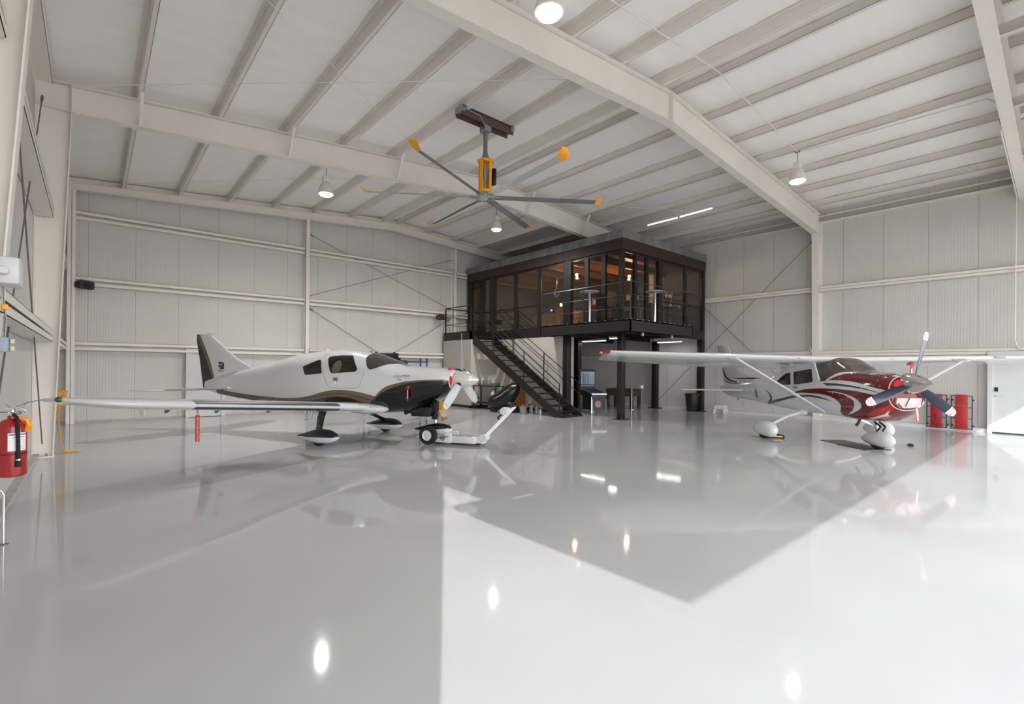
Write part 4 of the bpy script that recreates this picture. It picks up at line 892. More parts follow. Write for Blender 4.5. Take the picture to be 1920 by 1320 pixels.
# cowl front, inlets with plugs
MB().lathe([(.0, 0), (.2, 0), (.21, .02), (.2, .035)], c=(2.45, 0, 1.355), ax=(1, 0, 0), n=36).build('nose_ring', M_GLOSSW, A)
for sg_ in (-1, 1):
    m = MB(); m.loft([[(s, sg_*.265+.062*r*cos(a), 1.34+.1*r*sin(a)) for a in [2*pi*k/20 for k in range(20)]] for s, r in ((2.40, 1), (2.475, 1), (2.49, .8))]); pl_ = m.build('inlet_plug', M_REDF, A)
MB().tube([(2.49, -.27, 1.38), (2.52, -.2, 1.46), (2.49, 0, 1.57), (2.5, .2, 1.46)], .005, 6).build('plug_cord', M_RED, A)
MB().ball((2.42, -.2, 1.585), .045, .035, .03, n=14, m=8).build('plug_tag', M_RED, A)
m = MB().lathe([(.19, 0), (.192, .03), (.185, .12), (.16, .24), (.115, .36), (.06, .45), (.02, .49), (0, .5)], c=(2.49, 0, 1.36), ax=(1, 0, 0), n=44); m.build('spinner', mat('spinner_silver_white', '#d9d6cf', .18, metal=.25, coat=.6), A)
blades(A, (2.60, 1.36), .97, (radians(1), radians(124), radians(-122)), mat('blade_grey_white', '#c5c8cc', .3, coat=.3), M_GREYM, wmax=.17, names=('propeller_blade', 'tip_stripe'))
for a in (radians(1), radians(124), radians(-122)):
    MB().cyl((2.6, -.15*sin(a), 1.36+.15*cos(a)), (2.6, -.205*sin(a), 1.36+.205*cos(a)), .055, 18).build('blade_boot', M_BLKP, A)
# plug and streamer on the cowl side, exhausts
w_, z_ = FA.on(1.64, 1.19, 1, .01)
MB().ball((1.64, -w_, z_), .035, .03, .045, n=14, m=8).build('vent_plug', M_REDF, A)
SB_ = thing('warning_streamer', 'small red streamer on the black cowl side of the low-wing airplane', 'streamer', (6.07, -7.22, 0), atan2(-2.08, 1.24))
streamer(SB_, (1.655, -w_-.035, 1.17), .25, wd=.03, ydir=(1, 0, 0), txt=False)
MB().box(1.648, -w_-.039, .96, 1.662, -w_-.037, 1.14).build('streamer_print', M_PAPER, SB_)
MB().tube([(1.7, -.12, .76), (1.35, -.16, .63)], .045, 14).tube([(1.7, .12, .76), (1.35, .16, .63)], .045, 14).build('exhaust_pipe', M_BLACK, A)
MB().rbox(1.5, -.2, .56, 1.95, .2, .78, .04).build('cowl_outlet', M_GLOSSK, A)
w_, z_ = FA.on(.95, .87, 1, .006)
text('NO STEP', M_PAPER, A, (.86, -w_-.004, .87), (1, .12, 0), (0, .3, 1), .03)
# wing panels
def wz(w): return .70+.080*w
for sg_ in (1, -1):
    secs = [(.35, .98, 1.55, wz(.35)-.02, .15), (.62, .80, 1.38, wz(.62), .16), (1.2, .64, 1.22, wz(1.2), .17), (3.0, .45, 1.08, wz(3.0), .175), (4.6, .28, .94, wz(4.6), .18), (5.0, .20, .86, wz(5.0)+.005, .17), (5.25, .04, .7, wz(5.25)+.015, .155), (5.4, -.14, .52, wz(5.4)+.03, .14), (5.48, -.27, .36, wz(5.48)+.04, .12), (5.5, -.36, .2, wz(5.5)+.045, .1)]
    wg = wing(MB(), [(sg_*w, a, c, z, t) for w, a, c, z, t in secs], inc=.06).build('wing', M_GLOSSW, A, angle=50)
    m = MB(); mid = [q for q in secs if 1.3 > 1 and q[0] in (1.2, 3.0, 4.6)]
    mid = [(1.35, .624, 1.205, wz(1.35), .17), (3.0, .45, 1.08, wz(3.0), .175), (4.15, .327, .965, wz(4.15), .179)]
    for up in (1, -1):
        rings = []
        for w, sl, c, z, t in mid:
            row = []
            for i in range(7):
                x = .006+.085*i/6; y = naca(x, t)*(1 if up > 0 else -.85)+.02*x; row.append((sl-x*c+.004, -sg_*w, z+y*c+up*.005))
            rings.append(row)
        m.loft(rings, close=False)
    m.build('deice_strip', mat('deice_strip_grey', '#4c4d50', .45, metal=.3), wg, fix=False)
    for w in (2.05, 3.15, 4.0):
        m = MB().prism([(0, 0), (.16, 0), (.04, -.1), (0, -.1)], lambda s, z, y: (-.50+s, y, wz(w)-.04+z), -sg_*w-.012, -sg_*w+.012); m.build('flap_hinge', M_GREYM, wg)
    m = MB().bar((-.35, -sg_*1.0, wz(1)-.05), (-.42, -sg_*1.0, wz(1)-.28), .03, .02).box(-.5, -sg_*1.0-.06, wz(1)-.3, -.38, -sg_*1.0+.06, wz(1)-.28); m.build('boarding_step', M_WHT, wg)
    MB().ball((-.27, -sg_*5.47, wz(5.47)+.04), .035, .04, .035, n=12, m=8).build('navigation_light', mat('nav_lens', '#0c4a48', .1, coat=.5), wg)
    MB().tube([(-.45, -sg_*5.44, wz(5.44)+.06), (-.7, -sg_*5.55, wz(5.44)), (-.82, -sg_*5.6, wz(5.44)-.05)], .005, 5).build('static_wick', M_GREYM, wg)
    MB().ball((-.1, -sg_*4.6, wz(4.6)-.09), .06, .02, .08, n=12, m=8).build('tie_down', M_GLOSSW, wg)
    if sg_ == 1:
        MB().cyl((.1, -3.95, .96), (.1, -3.95, .88), .012, 8).build('pitot_mast', M_GREYM, wg)
        SA = thing('warning_streamer', 'red streamer with white lettering hanging under the low-wing airplane wing', 'streamer', (6.07, -7.22, 0), atan2(-2.08, 1.24))
        streamer(SA, (.1, -3.95, .87), .40, wd=.055, ydir=(.86, .5, 0))
for sg_ in (1, -1):     # root fairing
    MB().ball((.55, -sg_*.42, .72), .55, .3, .12, n=24, m=12).build('wing_root_fairing', M_GLOSSW, A)
# tail
for sg_ in (1, -1):
    s_ = [(.06, -3.42, .86, 1.06, .09), (.2, -3.45, .84, 1.06, .09), (1.7, -3.74, .62, 1.06, .08), (1.95, -3.86, .48, 1.06, .08), (2.06, -4.0, .28, 1.06, .07)]
    st = wing(MB(), [(sg_*w, a, c, z, t) for w, a, c, z, t in s_], camber=0).build('tailplane', M_GLOSSW, A, angle=50)
    m = MB()
    for up in (1, -1):
        m.loft([[(sl-(.004+.06*i/6)*c+.003, -sg_*w, z+up*(naca(.004+.06*i/6, t)*c+.003)) for i in range(7)] for w, sl, c, z, t in ((.3, -3.47, .83, 1.06, .09), (1.65, -3.73, .63, 1.06, .08))], close=False)
    m.build('deice_strip', M_GREYM, st, fix=False)
finr = [(.98, -3.3, 1.36), (1.25, -2.75, 1.97), (1.42, -2.75, 1.95), (1.6, -3.1, 1.57), (1.8, -3.51, 1.24), (2.12, -3.97, .845), (2.3, -4.22, .63), (2.41, -4.40, .47)]   # z, leading edge, chord
TEf = lambda z: crom([.9, 1.09, 1.75, 2.33, 2.41], [-4.58, -4.64, -4.76, -4.87, -4.87], z)
GW = lambda z: crom([.9, 1.09, 1.75, 2.33, 2.41], [-4.10, -4.17, -4.40, -4.70, -4.75], z)
GB = lambda z: crom([.9, 1.09, 1.75, 2.33, 2.41], [-4.19, -4.25, -4.52, -4.82, -4.86], z)
LEf = lambda z: crom([q[0] for q in finr], [q[1] for q in finr], z)
zs_ = [.98, 1.1, 1.25, 1.42, 1.6, 1.8, 2.0, 2.12, 2.25, 2.35, 2.41]
def fin_part(fa, fb, m, name, off=0.):
    mb = MB(); rings = []
    for z in zs_:
        le = LEf(z); c = le-TEf(z); a = fa(z) if fa else 0; b = fb(z) if fb else 1
        xs = [a+(b-a)*(1-cos(pi*i/12))/2 for i in range(13)]; t = .075*.9/max(c, .5)
        ring = [(le-x*c, naca(x, t)*c+off, z) for x in xs]+[(le-x*c, -naca(x, t)*c-off, z) for x in xs[::-1]]
        rings.append(ring)
    return mb.loft(rings).build(name, m, A, angle=50)
fr = lambda fn: (lambda z: (LEf(z)-fn(z))/(LEf(z)-TEf(z)))
fin = fin_part(None, None, M_GLOSSW, 'fin')
fin_part(fr(GW), fr(GB), M_GOLD, 'bronze_fin_stripe', .003); fin_part(fr(GB), fr(TEf), M_GLOSSK, 'rudder', .003)
MB().tube([(-4.3, 0, 2.41), (-4.55, -.0, 2.44)], .006, 6).build('fin_antenna', M_GREYM, A)
# emblem and name on the fin
yf = -.052; ex, ez, es = -4.07, 1.50, .0145
def em(poly): return [(ex+a*es, ez+b*es) for a, b in poly]
m = MB()
for poly in ([(0, 14), (9, 14), (6, 10.6), (0, 10.4)], [(0, 8.6), (4, 8.8), (1, 4.6), (0, 6)], [(5.4, 7.6), (5.7, 1.6), (3, 1.6)], [(10.6, 13), (11, 11), (11, 1.6), (8, 1.6), (7.8, 9)]):
    m.prism(em(poly), lambda s, z, y: (s, y, z), yf, yf+.02)
m.build('fin_emblem', M_GLOSSK, A)
text('Cessna', M_GLOSSK, A, (ex-.03, yf, ez-.035), (1, 0, 0), (0, 0, 1), .06, depth=.001)
# landing gear
for sg_ in (1, -1):
    g_ = A
    m = MB(); P_ = [((-.5, sg_*-.48, .66), .21, .06), ((-.3, sg_*-.8, .53), .19, .055), ((-.06, sg_*-1.14, .33), .16, .05)]
    rings = [[(s+dx*c*.5, y, z+dz*h*.5) for dx, dz in ((-1, 0), (-.7, 1), (.6, 1), (1, 0), (.6, -1), (-.7, -1))] for (s, y, z), c, h in P_]
    m.loft(rings).build('gear_leg', M_GLOSSK, g_)
    fairing(g_, [(-.56, .19, .16, .01, .175, 2), (-.4, .235, .12, .06, .18, 2), (-.2, .30, .075, .11, .18, 2), (0, .345, .05, .135, .19, 2.2), (.2, .335, .06, .13, .19, 2.2), (.38, .275, .11, .09, .19, 2), (.47, .21, .17, .01, .19, 2)], M_GLOSSK, M_GLOSSW, -sg_*1.2)
    wheel(g_, 0, -sg_*1.2, .165, .165, .12)
g_ = A
MB().rbox(1.92, -.05, .5, 2.06, .05, .95, .02).build('leg_fairing', M_GLOSSK, g_)
MB().cyl((2.0, 0, .38), (2.0, 0, .9), .028, 16).build('oleo_strut', M_CHROME, g_)
MB().bar((2.06, 0, .52), (2.1, 0, .6), .05, .02).bar((2.1, 0, .6), (2.04, 0, .68), .05, .02).build('scissor_link', M_ALU, g_)
fairing(g_, [(1.5, .29, .26, .01, .27, 2), (1.65, .33, .21, .06, .27, 2), (1.85, .39, .17, .1, .28, 2), (2.05, .425, .15, .115, .3, 2.2), (2.25, .41, .18, .1, .32, 2.2), (2.38, .35, .27, .03, .315, 2)], M_GLOSSK, M_GLOSSW, 0)
wheel(g_, 2.02, 0, .2, .14, .11)
# ---------------------------------------------------------------- tug under the nose wheel
T = thing('aircraft_tug', 'white aircraft tug under the nose wheel with a raised steering arm', 'tug', (6.07, -7.22, 0), atan2(-2.08, 1.24))
for y in (-.25, .25): wheel(T, 1.96, y-.0, .195, .195, .13, hub=M_WHT)
m = MB().rbox(2.03, -.2, .05, 2.46, -.15, .25, .01).rbox(2.03, .15, .05, 2.46, .2, .25, .01).rbox(2.42, -.17, .05, 2.98, .17, .19, .015).prism([(2.1, .2), (2.2, .27), (2.3, .24), (2.42, .17), (2.1, .1)], lambda s, z, y: (s, y, z), -.2, -.185)
m.rbox(2.95, -.1, .05, 3.14, .1, .22, .03).cyl((3.12, -.11, .17), (3.12, .11, .17), .08, 20); m.build('chassis', M_WHT, T)
MB().rbox(1.85, -.19, .16, 1.9, .19, .22, .01).rbox(2.4, -.15, .03, 3.05, .15, .05, .01).build('underframe', M_BLACK, T)
MB().prism([(2.25, .2), (2.6, .19), (2.8, .165), (2.3, .165)], lambda s, z, y: (s, y, z), -.1, .1).build('cradle_ramp', M_ALU, T)
arm0, arm1 = Vector((3.12, 0, .18)), Vector((3.68, .3, .82))
ar = MB().bar(arm0, arm1, .07, .07).build('steering_arm', M_WHT, T)
q = arm0+(arm1-arm0)*.8
MB().rbox(q.x-.1, q.y-.16, q.z-.02, q.x+.05, q.y-.05, q.z+.11, .02).cyl((q.x-.06, q.y-.2, q.z+.03), (q.x-.06, q.y-.04, q.z+.03), .07, 24).build('motor_housing', M_WHT, ar)
MB().rbox(q.x-.02, q.y-.1, q.z+.1, q.x+.09, q.y+.06, q.z+.2, .02).tube([(arm1.x, arm1.y-.14, arm1.z), (arm1.x, arm1.y+.14, arm1.z)], .016, 8).build('control_grip', M_BLKP, ar)
MB().tube([(q.x-.05, q.y-.1, q.z), (q.x-.2, q.y-.12, q.z-.1), (q.x-.16, q.y-.06, q.z-.2)], .02, 8).build('arm_cable', M_RUB, ar)
m = MB(); c_ = (2.27, -.2045, .14)
m.tube([(c_[0]+.045*cos(a), c_[1], c_[2]+.045*sin(a)) for a in [2*pi*k/24 for k in range(25)]], .006, 6).prism([(-.09, .012), (-.045, .02), (-.045, -.01)], lambda s, z, y: (c_[0]+s, y, c_[2]+z), c_[1]-.003, c_[1])
m.build('round_logo', M_BLKP, T); text('a', M_BLKP, T, (c_[0]-.022, c_[1]-.004, c_[2]-.02), (1, 0, 0), (0, 0, 1), .075); MB().box(c_[0]+.016, c_[1]-.004, c_[2]-.02, c_[0]+.022, c_[1], c_[2]+.022).build('logo_bar', M_BLKP, T)
# ---------------------------------------------------------------- high-wing airplane
HB = radians(-127)
B = thing('high_wing_airplane', 'white and dark red high-wing airplane with swooping stripes and a three-blade propeller', 'airplane', (14.68, -14.02, 0), HB)
M_DRED = mat('dark_red_gloss_paint', '#690c12', .14, coat=.8)
M_BRED = mat('red_lower_cowl_paint', '#b01a20', .16, coat=.8)
M_NAVY = mat('navy_gloss_paint', '#26324a', .2, coat=.6)
M_OLIVE = mat('grey_olive_stripe_paint', '#4a4a45', .25, coat=.5)
fuselage(FB, M_GLOSSW, B, ds=.06)
def zlo(s, d=.012): return FB.sec(s)[1]+d
def zhi(s, d=.006): return FB.sec(s)[0]-d
# upper cowl red
topr = smooth_curve([(.748, 1.399), (.9, 1.47), (1.066, 1.53), (1.2, 1.565)], 4)
lowr = smooth_curve([(2.17, 1.235), (2.0, 1.27), (1.841, 1.301), (1.504, 1.37), (1.158, 1.402), (.95, 1.405), (.748, 1.399)], 4)
decal(FB, [topr+[(s, zhi(s)) for s in (1.3, 1.45, 1.6, 1.8, 2.0, 2.17)]+lowr], M_DRED, B, 'upper_red_paint')
# navy sliver
decal(FB, [smooth_curve([(.584, 1.335), (.85, 1.338), (1.098, 1.329), (1.534, 1.289), (1.8, 1.245), (2.05, 1.185)], 4)+smooth_curve([(2.0, 1.19), (1.8, 1.225), (1.537, 1.258), (1.102, 1.287), (.71, 1.28)], 4)], M_NAVY, B, 'navy_stripe')
# big lower red sweep
up = smooth_curve([(-.56, 1.04), (-.35, 1.095), (-.173, 1.139), (.0, 1.17), (.255, 1.194), (.522, 1.213), (.829, 1.218), (1.2, 1.213), (1.545, 1.194), (2.0, 1.128), (2.17, 1.085)], 4)
dn = smooth_curve([(1.03, .74), (1.109, .861), (1.019, .969), (.832, 1.043), (.526, 1.086), (.196, 1.084), (-.15, 1.08), (-.56, 1.03)], 5)
decal(FB, [up+[(s, zlo(s)) for s in (2.17, 2.08, 2.0, 1.85, 1.7, 1.5, 1.28, 1.1, .98)]+dn], M_DRED, B, 'lower_red_paint')
# white crescent inside the red
decal(FB, [smooth_curve([(.693, 1.146), (.85, 1.157), (1.019, 1.155), (1.292, 1.112), (1.515, 1.042), (1.637, .942), (1.60, .85), (1.408, .755), (1.175, .685)], 4)+smooth_curve([(1.373, .785), (1.455, .875), (1.462, .984), (1.364, 1.047), (1.203, 1.107), (.983, 1.139)], 4)], M_GLOSSW, B, 'white_crescent', off=.0065)
# brighter lower cowl chin
decal(FB, [[(1.7, .74), (1.9, .86), (2.1, .93), (2.175, 1.0)]+[(s, zlo(s)) for s in (2.175, 2.08, 2.0, 1.9, 1.8, 1.7, 1.5)]], M_BRED, B, 'red_chin_paint', off=.0065)
decal(FB, [[(1.62, .66), (1.8, .70), (2.0, .78), (2.1, .86), (2.0, .745), (1.85, .69), (1.7, .645)]], M_GLOSSW, B, 'white_chin_line', off=.009)
# grey sweep under it
decal(FB, [smooth_curve([(-1.98, .665), (-1.504, .786), (-1.2, .85), (-.898, .904), (-.517, .981), (-.172, 1.022), (.256, 1.046), (.652, 1.0), (.884, .945)], 4)+smooth_curve([(.65, .972), (.255, 1.003), (-.174, .978), (-.518, .928), (-.912, .841), (-1.3, .765), (-1.6, .712)], 4)], M_OLIVE, B, 'grey_stripe')
decal(FB, [smooth_curve([(-1.88, 1.095), (-1.65, 1.06), (-1.501, .998), (-1.40, .94), (-1.375, .892), (-1.42, .82), (-1.52, .76), (-1.68, .71), (-1.98, .665)], 4)+smooth_curve([(-1.66, .775), (-1.50, .85), (-1.482, .9), (-1.539, .98), (-1.68, 1.05)], 4)], M_OLIVE, B, 'grey_hook')
# cabin windows
M_CABG = mat('cabin_side_glass', '#332e29', .06, coat=.5, noise=.35, nscale=5)
for poly, nm in (([(-1.14, 1.30), (-1.06, 1.37), (-.92, 1.463), (-.76, 1.53), (-.575, 1.567), (-.53, 1.28), (-.56, 1.262), (-.9, 1.25), (-1.1, 1.27)], 'rear_window'),
                 ([(-.445, 1.576), (.15, 1.650), (.19, 1.63), (.27, 1.37), (.24, 1.345), (-.37, 1.265), (-.41, 1.29)], 'door_window')):
    decal(FB, [rounded([(x, z) for x, z in poly], .02, 2)], M_BLKP, B, 'window_seal', off=.003)
    cx_ = sum(p[0] for p in poly)/len(poly); cz_ = sum(p[1] for p in poly)/len(poly)
    decal(FB, [rounded([(cx_+(x-cx_)*.93, cz_+(z-cz_)*.9) for x, z in poly], .02, 2)], M_CABG, B, nm, off=.0055)
M_SHADE = mat('windscreen_behind_brown_sunshade', '#5a5148', .12, coat=.6, noise=.5, nscale=4)
def zwB(s): return crom([.26, .36, .475, .62, .8, 1.01, 1.28], [1.80, 1.6, 1.372, 1.373, 1.48, 1.575, 1.597], s)
wrap(FB, .27, 1.29, zwB, M_SHADE, B, 'windscreen')
MB().tube([(.30, -.52, 1.78), (.5, -.545, 1.39)], .02, 8).tube([(.30, .52, 1.78), (.5, .545, 1.39)], .02, 8).build('windscreen_post', M_GLOSSW, B)
q = []
for (x, z) in [(-.5, 1.62), (.22, 1.70), (.36, 1.38), (.42, .85), (-.2, .72), (-.46, .9), (-.5, 1.62)]:
    w_, z_ = FB.on(x, z, 1, .001); q.append((x, -w_, z_))
MB().tube(q, .003, 4).build('door_seam', M_GREYM, B)
w_, z_ = FB.on(-.32, 1.2, 1, .004); MB().rbox(-.42, -w_-.008, 1.19, -.28, -w_+.004, 1.21, .003).build('door_handle', M_BLKP, B)
w_, z_ = FB.on(-2.3, .95, 1, .004)
decal(FB, [[(-2.37, 1.055), (-2.27, 1.06), (-2.20, .84), (-2.31, .83)]], M_GREYM, B, 'side_vent')
# wing: one wing each side, joined over the cabin
def wzB(w): return 1.865+.023*w
for sg_ in (1, -1):
    secs = [(0, .62, 1.62, 1.875, .125), (.6, .60, 1.62, wzB(.6), .125), (2.8, .58, 1.6, wzB(2.8), .12), (5.0, .50, 1.16, wzB(5.0), .11), (5.32, .45, 1.08, wzB(5.32)+.005, .1)]
    wg = wing(MB(), [(sg_*w, a, c, z, t) for w, a, c, z, t in secs], camber=.015, inc=.15).build('wing', M_GLOSSW, B, angle=50)
    wing(MB(), [(sg_*w, a, c, z, t) for w, a, c, z, t in ((5.32, .452, 1.085, wzB(5.32)+.005, .105), (5.42, .40, 1.0, wzB(5.4)-.005, .095), (5.5, .28, .82, wzB(5.5)-.03, .06), (5.53, .2, .7, wzB(5.5)-.04, .03))], camber=0).build('wing_tip_cap', mat('red_wing_tip', '#a01820', .2, coat=.5), wg)
    MB().ball((.36, -sg_*5.5, wzB(5.5)-.02), .045, .03, .03, n=12, m=8).build('position_light', M_BULBC if False else M_CHROME, wg)
    # lift strut
    p0, p1 = Vector((.74, -sg_*2.62, wzB(2.6)-.07)), Vector((.62, -sg_*.5, .68)); d = (p1-p0)
    rings = []
    for t, c in ((0, .14), (.03, .15), (.5, .15), (.97, .14), (1, .1)):
        pt = p0+d*t; rings.append([(pt.x+c*.5*cos(a), pt.y, pt.z+.028*sin(a)) for a in [2*pi*k/16 for k in range(16)]])
    MB().loft(rings).build('wing_strut', M_GLOSSW, B, angle=60)
    MB().ball((.70, -sg_*2.66, wzB(2.6)-.06), .2, .08, .045, n=16, m=8).build('strut_cuff', M_GLOSSW, B)
    MB().box(-.5, -sg_*1.9-.02, wzB(1.9)-.12, -.25, -sg_*1.9+.02, wzB(1.9)-.06).build('fuel_vent', M_WHT, wg)
    MB().rbox(.585, -sg_*3.75-.13, wzB(3.75)-.02, .565, -sg_*3.75+.13, wzB(3.75)+.03, .004).build('landing_light', M_GREYM, wg) if sg_ < 0 else None
    MB().box(.56, -sg_*1.1-.04, wzB(1.1)-.006, .60, -sg_*1.1+.04, wzB(1.1)+.004).build('stall_vent', M_BLKP, wg)
    # tailplane
    wing(MB(), [(sg_*w, a, c, z, t) for w, a, c, z, t in ((.08, -3.15, .95, 1.0, .08), (.4, -3.2, .92, 1.0, .08), (1.65, -3.82, .62, .985, .08), (1.78, -3.92, .45, .985, .07))], camber=0).build('tailplane', M_GLOSSW, B, angle=50)
    # main gear
    MB().tube([(-.28, -sg_*.35, .62), (-.22, -sg_*.8, .52), (-.17, -sg_*1.3, .3)], [.045, .035, .028], 12).build('gear_leg', M_GLOSSW, B)
    MB().ball((-.28, -sg_*.4, .6), .13, .1, .07, n=16, m=8).build('leg_fairing', M_GLOSSW, B)
    fairing(B, [(-.62, .22, .18, .01, .2, 2), (-.5, .31, .11, .08, .2, 2), (-.3, .39, .065, .13, .22, 2.1), (-.08, .425, .055, .145, .24, 2.3), (.12, .40, .06, .13, .24, 2.2), (.24, .33, .11, .09, .23, 2), (.3, .25, .18, .01, .21, 2)], None, M_GLOSSW, -sg_*1.42)
    wheel(B, -.14, -sg_*1.42, .19, .19, .14)
fairing(B, [(1.06, .20, .16, .01, .18, 2), (1.18, .28, .11, .07, .19, 2), (1.36, .355, .07, .115, .2, 2.1), (1.56, .38, .06, .13, .21, 2.3), (1.76, .34, .08, .115, .22, 2.2), (1.86, .28, .14, .06, .21, 2), (1.9, .23, .19, .01, .21, 2)], None, M_GLOSSW, 0)
wheel(B, 1.5, 0, .165, .165, .13)
MB().cyl((1.5, 0, .3), (1.42, 0, .68), .032, 14).build('nose_strut', M_ALU, B)
MB().bar((1.54, -.06, .38), (1.62, -.05, .48), .02, .03).bar((1.62, -.05, .48), (1.47, -.05, .56), .02, .03).bar((1.54, .06, .38), (1.62, .05, .48), .02, .03).bar((1.62, .05, .48), (1.47, .05, .56), .02, .03).build('scissor_link', M_BLACK, B)
MB().tube([(1.2, -.14, .62), (1.15, -.15, .5), (1.1, -.15, .45)], .03, 12).build('exhaust_pipe', mat('exhaust_steel', '#8a6b55', .35, metal=.8), B)
# fin
zB = [1.0, 1.2, 1.36, 1.5, 1.7, 1.95, 2.2, 2.4, 2.44]
TEb = lambda z: crom([.95, 1.68, 2.25, 2.44], [-4.75, -4.98, -5.28, -5.32], z)
LEb = lambda z: crom([1.0, 1.2, 1.34, 1.5, 1.7, 1.95, 2.17, 2.4, 2.44], [-2.4, -2.5, -2.7, -3.5, -3.85, -4.13, -4.41, -4.70, -4.78], z)
mb = MB(); rings = []
for z in zB:
    le = LEb(z); c = le-TEb(z); t = .085*.9/max(c, .5); xs = [(1-cos(pi*i/12))/2 for i in range(13)]
    rings.append([(le-x*c, naca(x, t)*c, z) for x in xs]+[(le-x*c, -naca(x, t)*c, z) for x in xs[::-1]])
mb.loft(rings).build('fin', M_GLOSSW, B, angle=50)
M_SK = mat('fin_black_stripe', '#211d20', .2, coat=.5)
def findec(poly, m, name):
    mb = MB()
    for sd in (1, -1):
        P = []
        for (s, z) in poly:
            le = LEb(z); c = le-TEb(z); t = .085*.9/max(c, .5); x = min(max((le-s)/c, .002), .998); fy = naca(x, t)*c+.004
            if z < 1.36: fy = max(fy, FB.W(s, z)+.004 if s > -5 else fy)
            P.append((s, -sd*fy, z))
        h = len(P)//2
        mb.add(P, [(i, i+1, len(P)-2-i, len(P)-1-i) for i in range(h-1)])
    mb.build(name, m, B, fix=False)
def band(a, b, n=5): 
    A_ = smooth_curve(a, n); B_ = smooth_curve(b, n); return A_+B_[::-1]
findec(band([(-4.93, 1.67), (-4.8, 1.42), (-4.6, 1.30), (-4.2, 1.23), (-3.62, 1.215), (-3.05, 1.28)], [(-4.86, 1.67), (-4.7, 1.45), (-4.5, 1.34), (-4.2, 1.275), (-3.62, 1.25), (-3.05, 1.285)]), M_SK, 'fin_stripe')
findec(band([(-4.80, 1.27), (-4.6, 1.21), (-4.17, 1.17), (-3.7, 1.175), (-3.3, 1.22)], [(-4.83, 1.33), (-4.6, 1.245), (-4.17, 1.2), (-3.7, 1.195), (-3.3, 1.225)]), M_DRED, 'fin_red_stripe')
findec(band([(-4.25, 1.375), (-3.8, 1.335), (-3.12, 1.35), (-2.75, 1.375)], [(-4.25, 1.38), (-3.8, 1.365), (-3.12, 1.39), (-2.75, 1.38)]), M_SK, 'fin_stripe')
MB().tube([(-4.62, 0, 2.42), (-4.5, 0, 2.30), (-4.42, 0, 2.16)], .014, 6).build('fin_leading_edge', M_WHT, B)
MB().tube([(-.45, 0, 1.95), (-.6, 0, 2.2)], .006, 6).build('roof_antenna', M_WHT, B)
MB().tube([(-3.9, .0, .74), (-3.95, 0, .66)], .02, 8).build('tail_tie_down', M_GREYM, B)
# cowl front
M_CHIN = mat('pink_white_chin_panel', '#d9b4b2', .3)
m = MB(); fr_ = FB.sec(2.18)
rings = [[(s, FB.th(2.18, 2*pi*k/40)[0]*q, 1.2+(FB.th(2.18, 2*pi*k/40)[1]-1.2)*q) for k in range(40)] for s, q in ((2.175, .995), (2.20, .93), (2.205, .6))]
m.loft(rings).build('cowl_front', M_DRED, B)
belly(FB, .98, 2.17, lambda s: FB.sec(s)[1]+.04, M_DRED, B, 'lower_red_paint')
for sg_ in (1, -1):
    pts = [(sg_*(.13+.085+.115*cos(a)), 1.345+.10*sin(a)) for a in [2*pi*k/24 for k in range(24)]]
    MB().loft([[(s, y*q+(1-q)*sg_*.2, 1.345+(z-1.345)*q) for y, z in pts] for s, q in ((2.16, 1), (2.235, 1), (2.255, .8))]).build('intake_plug', M_REDF, B)
MB().loft([[(s, y*q, 1.02+(z-1.02)*q) for y, z in [(-.26, 1.1), (.26, 1.1), (.28, 1.0), (.17, .9), (-.17, .9), (-.28, 1.0)]] for s, q in ((2.16, 1), (2.235, 1), (2.245, .95))]).build('chin_intake', M_CHIN, B)
MB().tube([(2.25, -.25, 1.0), (2.25, -.16, .9), (2.25, .16, .9)], .009, 6).tube([(2.26, -.03, 1.1), (2.27, -.12, .94)], .008, 6).tube([(2.26, .24, 1.12), (2.27, .2, .96)], .008, 6).build('chin_frame', M_BLACK, B)
SQ = thing('warning_streamer', 'red bordered white streamer hanging below the propeller of the red airplane', 'streamer', (14.68, -14.02, 0), HB)
p_ = (2.29, .08, .93); d_ = Vector((0, .10, -1)).normalized()
MB().bar(p_, Vector(p_)+d_*.27, .055, .004, up=(1, 0, 0)).build('streamer', M_RED, SQ)
MB().bar(Vector(p_)+d_*.02+Vector((.003, 0, 0)), Vector(p_)+d_*.25+Vector((.003, 0, 0)), .03, .004, up=(1, 0, 0)).build('streamer_print', M_PAPER, SQ)
SQ = thing('intake_cover_flag', 'red flag on a stalk standing on top of the red airplane cowl', 'flag', (14.68, -14.02, 0), HB)
MB().bar((2.12, .12, 1.52), (2.12, .13, 1.74), .045, .006, up=(1, 0, 0)).rbox(2.1, .05, 1.73, 2.14, .2, 1.77, .008).build('flag', M_RED, SQ)
MB().bar((2.127, .121, 1.53), (2.127, .128, 1.66), .022, .004, up=(1, 0, 0)).build('flag_print', M_PAPER, SQ); MB().rbox(2.1, .1, 1.77, 2.14, .16, 1.79, .004).build('flag_clip', M_BLKP, SQ)
MB().lathe([(.20, 0), (.205, .03), (.19, .14), (.155, .26), (.1, .38), (.05, .46), (0, .53)], c=(2.19, 0, 1.375), ax=(1, 0, 0), n=48).build('spinner', mat('polished_spinner', '#c9c7c2', .14, metal=.9), B)
ang = (radians(-15), radians(112), radians(-125))
M_NB = mat('propeller_navy', '#1b2538', .3, coat=.4)
blades(B, (2.31, 1.375), 1.02, ang, M_NB, M_RED, wmax=.17, pitch=30)
